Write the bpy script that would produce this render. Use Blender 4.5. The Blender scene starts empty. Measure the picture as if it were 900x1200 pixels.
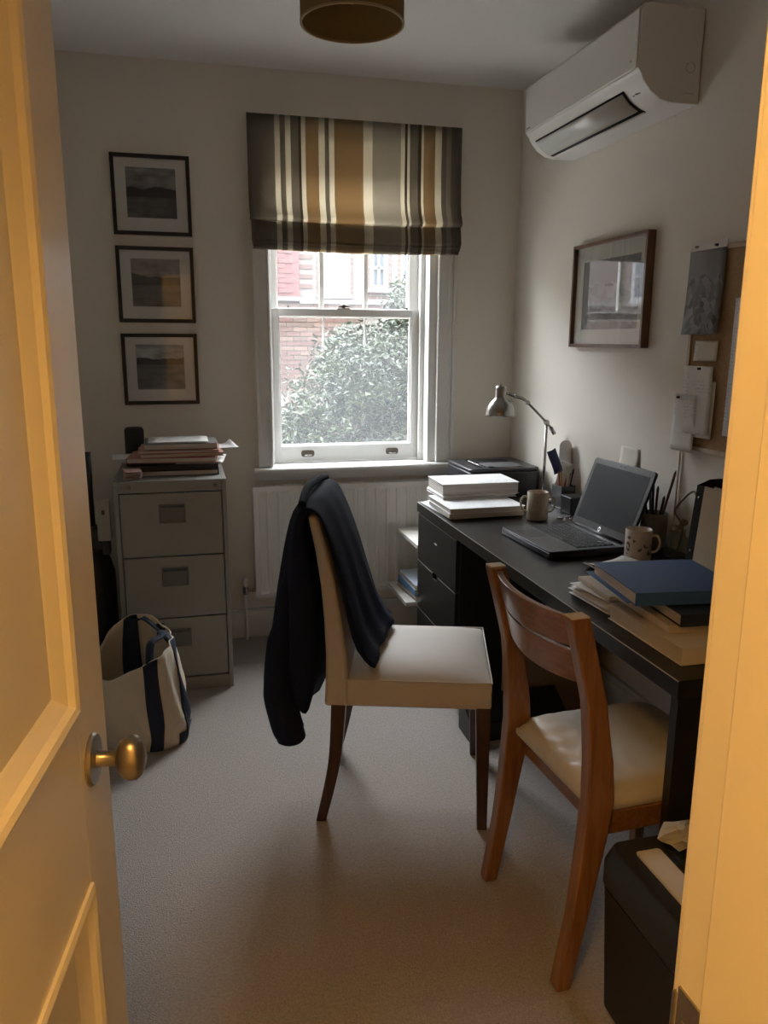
import bpy, bmesh, math, random
from mathutils import Vector, Matrix
random.seed(7)
S = bpy.context.scene
COL = S.collection
R = math.radians

# ------------------------------------------------------------------ camera, world, exposure
cam_d = bpy.data.cameras.new('camera'); cam = bpy.data.objects.new('camera', cam_d); COL.objects.link(cam)
S.camera = cam
cam_d.sensor_fit = 'VERTICAL'; cam_d.sensor_height = 36.0; cam_d.sensor_width = 27.0
cam_d.lens = 922.44 * 36.0 / 1200.0
cam_d.clip_start = 0.02
YAW, PITCH, ROLL = R(14.1496), R(12.2641), R(0.2784)
fw = Vector((math.sin(YAW)*math.cos(PITCH), math.cos(YAW)*math.cos(PITCH), -math.sin(PITCH)))
rt = Vector((math.cos(YAW), -math.sin(YAW), 0)); up = rt.cross(fw)
r2 = math.cos(ROLL)*rt + math.sin(ROLL)*up; u2 = -math.sin(ROLL)*rt + math.cos(ROLL)*up
M = Matrix((( r2.x, u2.x, -fw.x, 0), (r2.y, u2.y, -fw.y, 0), (r2.z, u2.z, -fw.z, 1.45), (0, 0, 0, 1)))
cam.matrix_world = M

SKY = 32.0          # overcast daylight
HALL = 88.0         # warm hall lamp
W = bpy.data.worlds.new('sky'); S.world = W; W.use_nodes = True
wn = W.node_tree.nodes; wl = W.node_tree.links
bg = wn['Background']; bg.inputs['Color'].default_value = (0.90, 0.95, 1.0, 1); bg.inputs['Strength'].default_value = SKY
S.view_settings.view_transform = 'Standard'; S.view_settings.look = 'None'
S.view_settings.exposure = 0.0; S.view_settings.gamma = 1.0; S.view_settings.use_curve_mapping = False

# room constants
XR, YB, ZC, XL, YF = 1.624, 3.781, 2.61, -0.62, 0.505
WX0, WX1, WZ0, WZ1 = 0.372, 1.205, 0.835, 2.36      # window opening
# light portal filling the window opening (emits nothing itself)
pd = bpy.data.lights.new('window_portal', 'AREA'); pd.shape = 'RECTANGLE'; pd.size = WX1-WX0; pd.size_y = WZ1-WZ0
pd.cycles.is_portal = True
po = bpy.data.objects.new('window_portal', pd); COL.objects.link(po)
po.location = ((WX0+WX1)/2, YB+0.17, (WZ0+WZ1)/2); po.rotation_euler = (R(-90), 0, 0)

# ------------------------------------------------------------------ materials
MATS = {}
def nodes(name):
    m = bpy.data.materials.new(name); m.use_nodes = True
    nt = m.node_tree; MATS[name] = m
    return m, nt, nt.nodes['Principled BSDF']
def N(nt, t, **kw):
    n = nt.nodes.new(t)
    for k, v in kw.items():
        if k in n.inputs.keys(): n.inputs[k].default_value = v
        else: setattr(n, k, v)
    return n
def mat(name, c, rough=.6, metal=0, spec=.5, noise=0, nscale=20, bump=0, bscale=200, bdist=.002, coat=0, sheen=0, stretch=None):
    if name in MATS: return MATS[name]
    m, nt, p = nodes(name)
    p.inputs['Base Color'].default_value = (*c, 1); p.inputs['Roughness'].default_value = rough
    p.inputs['Metallic'].default_value = metal; p.inputs['Specular IOR Level'].default_value = spec
    if coat: p.inputs['Coat Weight'].default_value = coat; p.inputs['Coat Roughness'].default_value = .08
    if sheen: p.inputs['Sheen Weight'].default_value = sheen
    if noise or bump: tc = N(nt, 'ShaderNodeTexCoord')
    if noise:
        nz = N(nt, 'ShaderNodeTexNoise', Scale=nscale, Detail=6.0)
        src = tc.outputs['Object']
        if stretch:
            mp = N(nt, 'ShaderNodeMapping'); mp.inputs['Scale'].default_value = stretch
            nt.links.new(src, mp.inputs['Vector']); src = mp.outputs[0]
        nt.links.new(src, nz.inputs['Vector'])
        mx = N(nt, 'ShaderNodeMix', data_type='RGBA')
        mx.inputs[6].default_value = (*[max(0, v*(1-noise)) for v in c], 1)
        mx.inputs[7].default_value = (*[min(1, v*(1+noise)) for v in c], 1)
        nt.links.new(nz.outputs['Fac'], mx.inputs[0]); nt.links.new(mx.outputs[2], p.inputs['Base Color'])
    if bump:
        n2 = N(nt, 'ShaderNodeTexNoise', Scale=bscale, Detail=4.0)
        nt.links.new(tc.outputs['Object'], n2.inputs['Vector'])
        b = N(nt, 'ShaderNodeBump', Strength=bump, Distance=bdist)
        nt.links.new(n2.outputs['Fac'], b.inputs['Height']); nt.links.new(b.outputs[0], p.inputs['Normal'])
    return m
def glass_mat(name, haze=0.0, tint=(1, 1, 1), f0=.07):
    m, nt, p = nodes(name); nt.nodes.remove(p)
    out = nt.nodes['Material Output']
    tr = N(nt, 'ShaderNodeBsdfTransparent'); tr.inputs['Color'].default_value = (*tint, 1)
    gl = N(nt, 'ShaderNodeBsdfGlossy'); gl.inputs['Roughness'].default_value = 0.0
    ge = N(nt, 'ShaderNodeNewGeometry'); dt = N(nt, 'ShaderNodeVectorMath', operation='DOT_PRODUCT')   # two-sided Schlick reflectance of a thin pane
    nt.links.new(ge.outputs['Normal'], dt.inputs[0]); nt.links.new(ge.outputs['Incoming'], dt.inputs[1])
    ab = N(nt, 'ShaderNodeMath', operation='ABSOLUTE'); nt.links.new(dt.outputs['Value'], ab.inputs[0])
    om = N(nt, 'ShaderNodeMath', operation='SUBTRACT'); om.inputs[0].default_value = 1.0; nt.links.new(ab.outputs[0], om.inputs[1])
    pw = N(nt, 'ShaderNodeMath', operation='POWER'); pw.inputs[1].default_value = 5.0; nt.links.new(om.outputs[0], pw.inputs[0])
    fr = N(nt, 'ShaderNodeMath', operation='MULTIPLY_ADD'); fr.inputs[1].default_value = .92; fr.inputs[2].default_value = f0; nt.links.new(pw.outputs[0], fr.inputs[0])
    mx = N(nt, 'ShaderNodeMixShader')
    nt.links.new(fr.outputs[0], mx.inputs[0]); nt.links.new(tr.outputs[0], mx.inputs[1]); nt.links.new(gl.outputs[0], mx.inputs[2])
    last = mx
    if haze:
        t2 = N(nt, 'ShaderNodeBsdfTranslucent'); t2.inputs['Color'].default_value = (.9, .92, .95, 1)
        m2 = N(nt, 'ShaderNodeMixShader'); m2.inputs[0].default_value = haze
        nt.links.new(mx.outputs[0], m2.inputs[1]); nt.links.new(t2.outputs[0], m2.inputs[2]); last = m2
    nt.links.new(last.outputs[0], out.inputs['Surface'])
    return m
def wood_mat(name, c1, c2, axis='Z', scale=18, rough=.4, coat=.2):
    m, nt, p = nodes(name)
    tc = N(nt, 'ShaderNodeTexCoord'); mp = N(nt, 'ShaderNodeMapping')
    sc = {'X': (.12, 1, 1), 'Y': (1, .12, 1), 'Z': (1, 1, .12)}[axis]
    mp.inputs['Scale'].default_value = sc
    nz = N(nt, 'ShaderNodeTexNoise', Scale=scale*4, Detail=8.0, Distortion=.6)
    rp = N(nt, 'ShaderNodeValToRGB'); rp.color_ramp.elements[0].color = (*c1, 1); rp.color_ramp.elements[1].color = (*c2, 1)
    rp.color_ramp.elements[0].position = .3; rp.color_ramp.elements[1].position = .7
    nt.links.new(tc.outputs['Object'], mp.inputs['Vector']); nt.links.new(mp.outputs[0], nz.inputs['Vector'])
    nt.links.new(nz.outputs['Fac'], rp.inputs[0]); nt.links.new(rp.outputs[0], p.inputs['Base Color'])
    p.inputs['Roughness'].default_value = rough; p.inputs['Coat Weight'].default_value = coat
    return m
def ramp_mat(name, stops, axis, lo, hi, rough=.8, constant=True, noise=0, nscale=8, translucent=0, coord='Object'):
    """colour bands along one object axis"""
    m, nt, p = nodes(name)
    tc = N(nt, 'ShaderNodeTexCoord'); sp = N(nt, 'ShaderNodeSeparateXYZ')
    nt.links.new(tc.outputs[coord], sp.inputs[0])
    mr = N(nt, 'ShaderNodeMapRange'); mr.inputs[1].default_value = lo; mr.inputs[2].default_value = hi
    src = sp.outputs[axis]
    if noise:
        nz = N(nt, 'ShaderNodeTexNoise', Scale=nscale, Detail=5.0)
        nt.links.new(tc.outputs[coord], nz.inputs['Vector'])
        ma = N(nt, 'ShaderNodeMath', operation='MULTIPLY_ADD'); ma.inputs[1].default_value = noise
        nt.links.new(nz.outputs['Fac'], ma.inputs[0]); nt.links.new(src, ma.inputs[2]); src = ma.outputs[0]
    nt.links.new(src, mr.inputs[0])
    rp = N(nt, 'ShaderNodeValToRGB'); cr = rp.color_ramp
    if constant: cr.interpolation = 'CONSTANT'
    while len(cr.elements) > 1: cr.elements.remove(cr.elements[-1])
    for i, (pos, c) in enumerate(stops):
        e = cr.elements[0] if i == 0 else cr.elements.new(pos)
        e.position = pos; e.color = (*c, 1)
    nt.links.new(mr.outputs[0], rp.inputs[0]); nt.links.new(rp.outputs[0], p.inputs['Base Color'])
    p.inputs['Roughness'].default_value = rough
    if translucent:
        t = N(nt, 'ShaderNodeBsdfTranslucent'); mx = N(nt, 'ShaderNodeMixShader'); mx.inputs[0].default_value = translucent
        nt.links.new(rp.outputs[0], t.inputs['Color'])
        nt.links.new(p.outputs[0], mx.inputs[1]); nt.links.new(t.outputs[0], mx.inputs[2])
        nt.links.new(mx.outputs[0], nt.nodes['Material Output'].inputs['Surface'])
    return m
def print_mat(name, base=(.8, .8, .8), ink=(.25, .25, .27), axis=1, pitch=.006, other=0, rough=.75):
    """white sheet with faint lines of illegible small print"""
    m, nt, p = nodes(name)
    tc = N(nt, 'ShaderNodeTexCoord'); sp = N(nt, 'ShaderNodeSeparateXYZ'); nt.links.new(tc.outputs['Object'], sp.inputs[0])
    sn = N(nt, 'ShaderNodeMath', operation='SINE'); mu = N(nt, 'ShaderNodeMath', operation='MULTIPLY'); mu.inputs[1].default_value = 2*math.pi/pitch
    nt.links.new(sp.outputs[axis], mu.inputs[0]); nt.links.new(mu.outputs[0], sn.inputs[0])
    gt = N(nt, 'ShaderNodeMath', operation='GREATER_THAN'); gt.inputs[1].default_value = .55; nt.links.new(sn.outputs[0], gt.inputs[0])
    nz = N(nt, 'ShaderNodeTexNoise', Scale=90.0, Detail=3.0); nt.links.new(tc.outputs['Object'], nz.inputs['Vector'])
    n2 = N(nt, 'ShaderNodeTexNoise', Scale=14.0, Detail=1.0); nt.links.new(tc.outputs['Object'], n2.inputs['Vector'])
    g2 = N(nt, 'ShaderNodeMath', operation='GREATER_THAN'); g2.inputs[1].default_value = .5; nt.links.new(nz.outputs['Fac'], g2.inputs[0])
    g3 = N(nt, 'ShaderNodeMath', operation='GREATER_THAN'); g3.inputs[1].default_value = .52; nt.links.new(n2.outputs['Fac'], g3.inputs[0])
    m1 = N(nt, 'ShaderNodeMath', operation='MULTIPLY'); m2 = N(nt, 'ShaderNodeMath', operation='MULTIPLY'); m3 = N(nt, 'ShaderNodeMath', operation='MULTIPLY'); m3.inputs[1].default_value = .45
    nt.links.new(gt.outputs[0], m1.inputs[0]); nt.links.new(g2.outputs[0], m1.inputs[1])
    nt.links.new(m1.outputs[0], m2.inputs[0]); nt.links.new(g3.outputs[0], m2.inputs[1]); nt.links.new(m2.outputs[0], m3.inputs[0])
    mx = N(nt, 'ShaderNodeMix', data_type='RGBA'); mx.inputs[6].default_value = (*base, 1); mx.inputs[7].default_value = (*ink, 1)
    nt.links.new(m3.outputs[0], mx.inputs[0]); nt.links.new(mx.outputs[2], p.inputs['Base Color']); p.inputs['Roughness'].default_value = rough
    return m
def landscape_mat(name, sky, hill, water, horizon, amp, lo, hi, warm=(1, 1, 1), seed=0.0):
    """misty black-and-white lake photograph: sky over dark hills over water (printed on flat paper)"""
    m, nt, p = nodes(name)
    tc = N(nt, 'ShaderNodeTexCoord'); sp = N(nt, 'ShaderNodeSeparateXYZ'); nt.links.new(tc.outputs['Generated'], sp.inputs[0])
    cb = N(nt, 'ShaderNodeCombineXYZ'); nt.links.new(sp.outputs[0], cb.inputs[0]); cb.inputs[1].default_value = seed
    nz = N(nt, 'ShaderNodeTexNoise', Scale=2.3, Detail=5.0); nt.links.new(cb.outputs[0], nz.inputs['Vector'])
    ridge = N(nt, 'ShaderNodeMath', operation='MULTIPLY_ADD'); ridge.inputs[1].default_value = amp; ridge.inputs[2].default_value = horizon + .02
    nt.links.new(nz.outputs['Fac'], ridge.inputs[0])
    isk = N(nt, 'ShaderNodeMath', operation='GREATER_THAN'); nt.links.new(sp.outputs[2], isk.inputs[0]); nt.links.new(ridge.outputs[0], isk.inputs[1])
    isw = N(nt, 'ShaderNodeMath', operation='LESS_THAN'); nt.links.new(sp.outputs[2], isw.inputs[0]); isw.inputs[1].default_value = horizon
    mp = N(nt, 'ShaderNodeMapping'); mp.inputs['Scale'].default_value = (1.2, 1.2, 3.5); mp.inputs['Location'].default_value = (seed, 0, 0)
    nt.links.new(tc.outputs['Generated'], mp.inputs['Vector'])
    n2 = N(nt, 'ShaderNodeTexNoise', Scale=2.2, Detail=5.0); nt.links.new(mp.outputs[0], n2.inputs['Vector'])
    mr = N(nt, 'ShaderNodeMapRange'); mr.inputs[1].default_value = .3; mr.inputs[2].default_value = .75; mr.inputs[3].default_value = lo; mr.inputs[4].default_value = hi
    nt.links.new(n2.outputs['Fac'], mr.inputs[0])
    a = N(nt, 'ShaderNodeMix', data_type='FLOAT'); a.inputs[2].default_value = hill; a.inputs[3].default_value = sky; nt.links.new(isk.outputs[0], a.inputs[0])
    b = N(nt, 'ShaderNodeMix', data_type='FLOAT'); b.inputs[3].default_value = water; nt.links.new(isw.outputs[0], b.inputs[0]); nt.links.new(a.outputs[0], b.inputs[2])
    mu = N(nt, 'ShaderNodeMath', operation='MULTIPLY'); nt.links.new(b.outputs[0], mu.inputs[0]); nt.links.new(mr.outputs[0], mu.inputs[1])
    cc = N(nt, 'ShaderNodeCombineColor')
    for i in range(3):
        k = N(nt, 'ShaderNodeMath', operation='MULTIPLY'); k.inputs[1].default_value = warm[i]
        nt.links.new(mu.outputs[0], k.inputs[0]); nt.links.new(k.outputs[0], cc.inputs[i])
    nt.links.new(cc.outputs[0], p.inputs['Base Color']); p.inputs['Roughness'].default_value = .6
    return m

wall_m = mat('wall_paint', (.80, .755, .675), .75, noise=.03, nscale=3, bump=.08, bscale=120)
ceil_m = mat('ceiling_paint', (.84, .83, .81), .85, bump=.05, bscale=90)
trim_m = mat('trim_paint', (.76, .755, .73), .38, bump=.03, bscale=40)
door_m = mat('door_paint', (.86, .82, .73), .33, bump=.03, bscale=25)
lining_m = mat('lining_paint', (.88, .85, .78), .35, bump=.03, bscale=25)
carpet_m = mat('carpet', (.43, .385, .345), .97, noise=.42, nscale=140, bump=1.0, bscale=260, bdist=.008, sheen=.15)
bronze_m = mat('dark_bronze', (.13, .11, .09), .4, metal=.8)
brass_m = mat('aged_brass', (.44, .40, .33), .32, metal=1, noise=.1, nscale=30)
steel_m = mat('brushed_steel', (.36, .345, .32), .26, metal=1)
chrome_m = mat('chrome', (.65, .65, .65), .15, metal=1)
black_pl = mat('black_plastic', (.012, .012, .013), .42)
blackwood_m = mat('black_brown_veneer', (.012, .010, .009), .34, noise=.4, nscale=60, stretch=(1, .08, 1))
cab_m = mat('grey_green_steel', (.29, .283, .25), .42, noise=.05, nscale=6)
cabdark_m = mat('dark_grey_handle', (.15, .147, .13), .45)
paper_m = print_mat('printed_paper')
plain_m = mat('white_paper', (.78, .77, .75), .8, noise=.04, nscale=40)
cream_m = mat('cream_card', (.70, .63, .50), .8, noise=.08, nscale=12)
kraft_m = mat('kraft_pages', (.64, .56, .46), .85, noise=.35, nscale=8, stretch=(1, 1, 40))
pages_m = mat('page_edges', (.58, .54, .49), .85, noise=.5, nscale=6, stretch=(1, 1, 45))
glass_m = glass_mat('picture_glass', f0=.05)

# ------------------------------------------------------------------ mesh helpers
class MB:
    def __init__(s): s.v = []; s.f = []
    def add(s, vs, fs):
        o = len(s.v); s.v += [tuple(x) for x in vs]; s.f += [tuple(i+o for i in f) for f in fs]; return s
    def box(s, x0, x1, y0, y1, z0, z1):
        return s.add([(x0,y0,z0),(x1,y0,z0),(x1,y1,z0),(x0,y1,z0),(x0,y0,z1),(x1,y0,z1),(x1,y1,z1),(x0,y1,z1)],
                     [(0,3,2,1),(4,5,6,7),(0,1,5,4),(1,2,6,5),(2,3,7,6),(3,0,4,7)])
    def prism(s, poly, z0, z1, axis='Z'):
        """poly: 2-D outline; extruded along axis"""
        n = len(poly)
        def P(a, b, c): return {'Z': (a, b, c), 'Y': (a, c, b), 'X': (c, a, b)}[axis]
        vs = [P(a, b, z0) for a, b in poly] + [P(a, b, z1) for a, b in poly]
        fs = [tuple(range(n-1, -1, -1)), tuple(range(n, 2*n))] + [(i, (i+1) % n, n+(i+1) % n, n+i) for i in range(n)]
        return s.add(vs, fs)
    def lathe(s, prof, c=(0, 0, 0), seg=32, axis='Z'):
        n = len(prof); vs = []; fs = []
        for k in range(seg):
            a = 2*math.pi*k/seg
            for r, h in prof:
                q = (r*math.cos(a), r*math.sin(a), h)
                if axis == 'X': q = (q[2], q[0], q[1])
                if axis == 'Y': q = (q[0], q[2], q[1])
                vs.append((c[0]+q[0], c[1]+q[1], c[2]+q[2]))
        for k in range(seg):
            for i in range(n-1):
                a, b = k*n+i, ((k+1) % seg)*n+i
                fs.append((a, b, b+1, a+1))
        return s.add(vs, fs)
    def tube(s, pts, r, seg=10, cap=True):
        pts = [Vector(p) for p in pts]; rs = r if isinstance(r, (list, tuple)) else [r]*len(pts)
        vs = []; fs = []; prev = None
        for i, p in enumerate(pts):
            t = (pts[min(i+1, len(pts)-1)] - pts[max(i-1, 0)]).normalized()
            if prev is None:
                h = Vector((0, 0, 1)) if abs(t.z) < .9 else Vector((1, 0, 0)); a = t.cross(h).normalized()
            else: a = (prev - t*prev.dot(t)).normalized()
            prev = a; b = t.cross(a)
            for k in range(seg):
                w = 2*math.pi*k/seg; vs.append(p + (a*math.cos(w) + b*math.sin(w))*rs[i])
        for i in range(len(pts)-1):
            for k in range(seg):
                fs.append((i*seg+k, i*seg+(k+1) % seg, (i+1)*seg+(k+1) % seg, (i+1)*seg+k))
        if cap: fs += [tuple(range(seg-1, -1, -1)), tuple((len(pts)-1)*seg+k for k in range(seg))]
        return s.add(vs, fs)
    def sweep(s, secs):
        """loft closed sections (lists of points, equal length), capped"""
        n = len(secs[0]); vs = [p for q in secs for p in q]; fs = []
        for i in range(len(secs)-1):
            for k in range(n): fs.append((i*n+k, i*n+(k+1) % n, (i+1)*n+(k+1) % n, (i+1)*n+k))
        fs += [tuple(range(n-1, -1, -1)), tuple((len(secs)-1)*n+k for k in range(n))]
        return s.add(vs, fs)
    def grid(s, rows, closed=False):
        n = len(rows[0]); vs = [p for q in rows for p in q]; fs = []
        for i in range(len(rows)-1):
            for k in range(n if closed else n-1):
                fs.append((i*n+k, i*n+(k+1) % n, (i+1)*n+(k+1) % n, (i+1)*n+k))
        return s.add(vs, fs)
    def build(s, name, m, parent=None, smooth=False, bevel=0, seg=2, subsurf=0, solid=0, origin=None, fixn=True, angle=None):
        me = bpy.data.meshes.new(name)
        o = Vector(origin) if origin is not None else Vector((0, 0, 0))
        me.from_pydata([tuple(Vector(v)-o) for v in s.v], [], s.f)
        if fixn:
            bm = bmesh.new(); bm.from_mesh(me); bmesh.ops.recalc_face_normals(bm, faces=bm.faces); bm.to_mesh(me); bm.free()
        if m: me.materials.append(m)
        ob = bpy.data.objects.new(name, me); COL.objects.link(ob); ob.location = o
        if parent: ob.parent = parent
        if smooth: me.shade_smooth()
        if angle: me.set_sharp_from_angle(angle=R(angle))
        if solid:
            k = ob.modifiers.new('thickness', 'SOLIDIFY'); k.thickness = solid; k.offset = 0
        if bevel:
            b = ob.modifiers.new('bevel', 'BEVEL'); b.width = bevel; b.segments = seg; b.limit_method = 'ANGLE'; b.angle_limit = R(40)
            if not smooth: me.shade_smooth(); b.harden_normals = True
        if subsurf:
            b = ob.modifiers.new('sub', 'SUBSURF'); b.levels = subsurf; b.render_levels = subsurf
        return ob
def box(name, m, x0, x1, y0, y1, z0, z1, parent=None, bevel=0, **k): return MB().box(x0, x1, y0, y1, z0, z1).build(name, m, parent, bevel=bevel, **k)
def tag(o, label=None, cat=None, group=None, kind=None):
    if label: o['label'] = label
    if cat: o['category'] = cat
    if group: o['group'] = group
    if kind: o['kind'] = kind
    return o
def empty(name, loc=(0, 0, 0), rz=0, label=None, cat=None, group=None, kind=None):
    e = bpy.data.objects.new(name, None); COL.objects.link(e); e.location = loc; e.rotation_euler = (0, 0, rz); e.empty_display_size = .05
    return tag(e, label, cat, group, kind)
def rrect(x0, x1, y0, y1, r, n=4):
    pts = []
    for cx, cy, a0 in ((x1-r, y1-r, 0), (x0+r, y1-r, 90), (x0+r, y0+r, 180), (x1-r, y0+r, 270)):
        for i in range(n+1):
            a = R(a0+90*i/n); pts.append((cx+r*math.cos(a), cy+r*math.sin(a)))
    return pts
def catmull(ps, n, closed=False):
    out = []; m = len(ps); ps = [Vector(p) for p in ps]
    segs = m if closed else m-1
    for i in range(segs):
        g = lambda k: ps[k % m] if closed else ps[max(0, min(m-1, k))]
        p0, p1, p2, p3 = g(i-1), g(i), g(i+1), g(i+2)
        for j in range(n):
            t = j/n
            out.append(.5*((2*p1)+(p2-p0)*t+(2*p0-5*p1+4*p2-p3)*t*t+(3*p1-p0-3*p2+p3)*t**3))
    if not closed: out.append(ps[-1])
    return out

# ------------------------------------------------------------------ room shell
def struct(o): o['kind'] = 'structure'; return o
struct(box('floor', carpet_m, XL-.1, XR+.1, YF-.11, YB+.1, -.12, 0))
struct(box('ceiling', ceil_m, XL-.1, XR+.1, YF, YB+.3, ZC, ZC+.12))
m_ = MB()
m_.box(XL-.1, WX0, YB, YB+.28, 0, ZC); m_.box(WX1, XR+.1, YB, YB+.28, 0, ZC)
m_.box(WX0, WX1, YB, YB+.28, 0, WZ0); m_.box(WX0, WX1, YB, YB+.28, WZ1, ZC)
struct(m_.build('wall_back', wall_m))
struct(box('wall_right', wall_m, XR, XR+.1, YF-.11, YB, 0, ZC))
struct(box('wall_left', wall_m, XL-.1, XL, YF-.11, YB, 0, ZC))
DX0, DX1, DZ = -0.245, 0.393, 1.985
m_ = MB(); m_.box(XL, DX0-.03, YF-.11, YF, 0, ZC); m_.box(DX1+.03, XR, YF-.11, YF, 0, ZC); m_.box(DX0-.03, DX1+.03, YF-.11, YF, DZ+.03, ZC)
struct(m_.build('wall_front', wall_m))
base = [(0, 0), (.018, 0), (.018, .115), (.012, .13), (.012, .142), (0, .147)]
struct(MB().prism([(YB-a, b) for a, b in base], XL, XR, 'X').build('baseboard_back', trim_m))
struct(MB().prism([(XR-a, b) for a, b in base], YF, YB-.02, 'Y').build('baseboard_right', trim_m))
struct(MB().prism([(XL+a, b) for a, b in base], YF, YB-.02, 'Y').build('baseboard_left', trim_m))
# hall outside the door
HX0, HX1, HY0, HZ = -1.0, .95, -1.55, 2.5
struct(box('floor_hall', carpet_m, HX0-.1, HX1+.1, HY0-.1, YF-.11, -.12, 0))
struct(box('ceiling_hall', ceil_m, HX0-.1, HX1+.1, HY0-.1, YF-.11, HZ, HZ+.1))
struct(box('wall_hall_left', wall_m, HX0-.1, HX0, HY0-.1, YF-.11, 0, HZ))
struct(box('wall_hall_right', wall_m, HX1, HX1+.1, HY0-.1, YF-.11, 0, HZ))
struct(box('wall_hall_back', wall_m, HX0, HX1, HY0-.1, HY0, 0, HZ))
m_ = MB(); m_.box(HX0-.1, XL-.1, YF-.11, YF, 0, HZ)
struct(m_.build('wall_hall_front', wall_m))

# door lining (trim_1) with stop and strike plate
t1 = empty('trim_1', ((DX0+DX1)/2, YF-.055, 0), kind='structure'); T1 = t1.location
def child_local(mb, name, m, parent, **k):
    """vertices given in world space, parent is an unrotated empty"""
    o = mb.build(name, m, None, **k); o.parent = parent; o.location = Vector(o.location) - parent.location; return o
child_local(MB().box(DX1, DX1+.03, YF-.125, YF, 0, DZ+.03), 'jamb', lining_m, t1, bevel=.002)
child_local(MB().box(DX0-.03, DX0, YF-.125, YF, 0, DZ+.03), 'jamb', lining_m, t1, bevel=.002)
child_local(MB().box(DX0, DX1, YF-.125, YF, DZ, DZ+.03), 'head', lining_m, t1)
child_local(MB().box(DX1-.013, DX1, YF-.125, YF-.047, 0, DZ), 'stop', lining_m, t1, bevel=.003)
child_local(MB().box(DX0, DX0+.013, YF-.125, YF-.047, 0, DZ), 'stop', lining_m, t1, bevel=.003)
for x0, x1, z0, z1 in ((DX1+.008, DX1+.075, 0, DZ+.08), (DX0-.075, DX0-.008, 0, DZ+.08), (DX0-.008, DX1+.008, DZ+.008, DZ+.08)):
    child_local(MB().box(x0, x1, YF, YF+.016, z0, z1), 'architrave', lining_m, t1, bevel=.004)
    child_local(MB().box(x0, x1, YF-.142, YF-.126, z0, z1), 'architrave', lining_m, t1, bevel=.004)
sp = MB(); sp.box(DX1-.002, DX1, YF-.040, YF-.006, .845, .852); sp.box(DX1-.002, DX1, YF-.040, YF-.006, .878, .905)
sp.box(DX1-.002, DX1, YF-.014, YF-.006, .852, .878); sp.box(DX1-.002, DX1, YF-.040, YF-.030, .852, .878); sp.box(DX1-.0025, DX1+.006, YF-.003, YF+.001, .852, .895)
child_local(sp, 'strike_plate', brass_m, t1)

# door leaf
dE = Vector((-.125, 1.05, 0)); th = R(8.0)
dd = Vector((math.sin(th), math.cos(th), 0)); dn = Vector((math.cos(th), -math.sin(th), 0)); DW, DT = .625, .042
door = empty('door_1', tuple(dE - dd*DW), 0, kind='structure')
door.rotation_euler = (0, 0, math.pi/2 - th)      # local x: hinge to free edge; local y: towards the room's left wall; face seen is y<0
# local frame: x along leaf, y = normal away from the camera side
def dbox(mb, x0, x1, y0, y1, z0, z1): mb.box(x0, x1, y0, y1, z0, z1)
ST, Z0, Z1 = .125, .012, 1.975
L = MB(); L.box(0, ST, 0, DT, Z0, Z1); L.build('stile', door_m, door, bevel=.002)
L = MB(); L.box(DW-ST, DW, 0, DT, Z0, Z1); L.build('stile', door_m, door, bevel=.002)
rails = [(Z0, .22), (.785, 1.015), (1.835, Z1)]
for a, b in rails: MB().box(ST, DW-ST, 0, DT, a, b).build('rail', door_m, door, bevel=.001)
for a, b in ((.22, .785), (1.015, 1.835)):
    x0, x1 = ST, DW-ST
    # moulding: sloped bolection profile running round the panel, both faces
    for face in (0, 1):
        f = (lambda y: y) if face == 0 else (lambda y: DT-y)
        prof = [(-.001, .003), (-.001, -.004), (.006, -.007), (.013, -.004), (.018, .003), (.034, .013), (.038, .016)]
        rows = []
        for d, y in prof: rows.append([(x0+d, f(y), a+d), (x1-d, f(y), a+d), (x1-d, f(y), b-d), (x0+d, f(y), b-d)])
        MB().grid(rows, closed=True).build('moulding', door_m, door)
    MB().box(x0+.03, x1-.03, .015, DT-.015, a+.03, b-.03).build('panel', door_m, door)
kx, kz = DW-.08, .930
def knob(sign):
    k = empty('door_knob', (kx, 0 if sign < 0 else DT, kz)); k.parent = door
    pr = lambda P: [(r, sign*h) for r, h in P]
    MB().lathe(pr([(0, 0), (.033, 0), (.0335, .002), (.031, .006), (.013, .008), (0, .008)]), seg=40, axis='Y').build('rose', brass_m, k, smooth=True, angle=40)
    MB().lathe(pr([(.0125, .006), (.010, .012), (.0095, .024), (.0105, .031), (.013, .034)]), seg=24, axis='Y').build('neck', brass_m, k, smooth=True, angle=50)
    P = [(.001, .031), (.013, .0315), (.021, .036), (.0265, .042), (.0285, .049), (.0275, .056), (.0225, .062), (.012, .066), (.001, .067)]
    o = MB().lathe(pr(P), seg=36, axis='Y').build('grip', brass_m, k, smooth=True)
    o.scale = (.86, 1, 1.05)
knob(-1); knob(1)
lp = MB(); lp.box(DW-.0005, DW+.0015, .009, DT-.009, kz-.08, kz+.08); lp.build('latch_plate', brass_m, door)
for z in (.25, 1.75): MB().tube([(0, -.006, z-.045), (0, -.006, z+.045)], .006, 10).build('hinge', brass_m, door)

# ------------------------------------------------------------------ window
win = empty('window_1', ((WX0+WX1)/2, YB, WZ0), kind='structure')
def wbox(name, m, *b, bevel=.002): return child_local(MB().box(*b), name, m, win, bevel=bevel)
YC = YB-.02
# architraves: stepped mouldings
for x0, x1 in ((.332, .40), (1.214, 1.302)):
    wbox('casing', trim_m, x0, x1, YC, YB, .855, 2.42)
    xo = x0 if x0 < 1 else x1
    a, b = (xo-.004, xo+.014) if x0 < 1 else (xo-.014, xo+.004)
    wbox('casing_bead', trim_m, a, b, YC-.012, YC, .855, 2.42)
    c_ = (x1-.012) if x0 < 1 else x0
    wbox('casing_bead', trim_m, c_, c_+.012, YC-.008, YC, .855, 2.42)
wbox('casing', trim_m, .40, 1.214, YC, YB, 2.34, 2.42)
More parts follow.
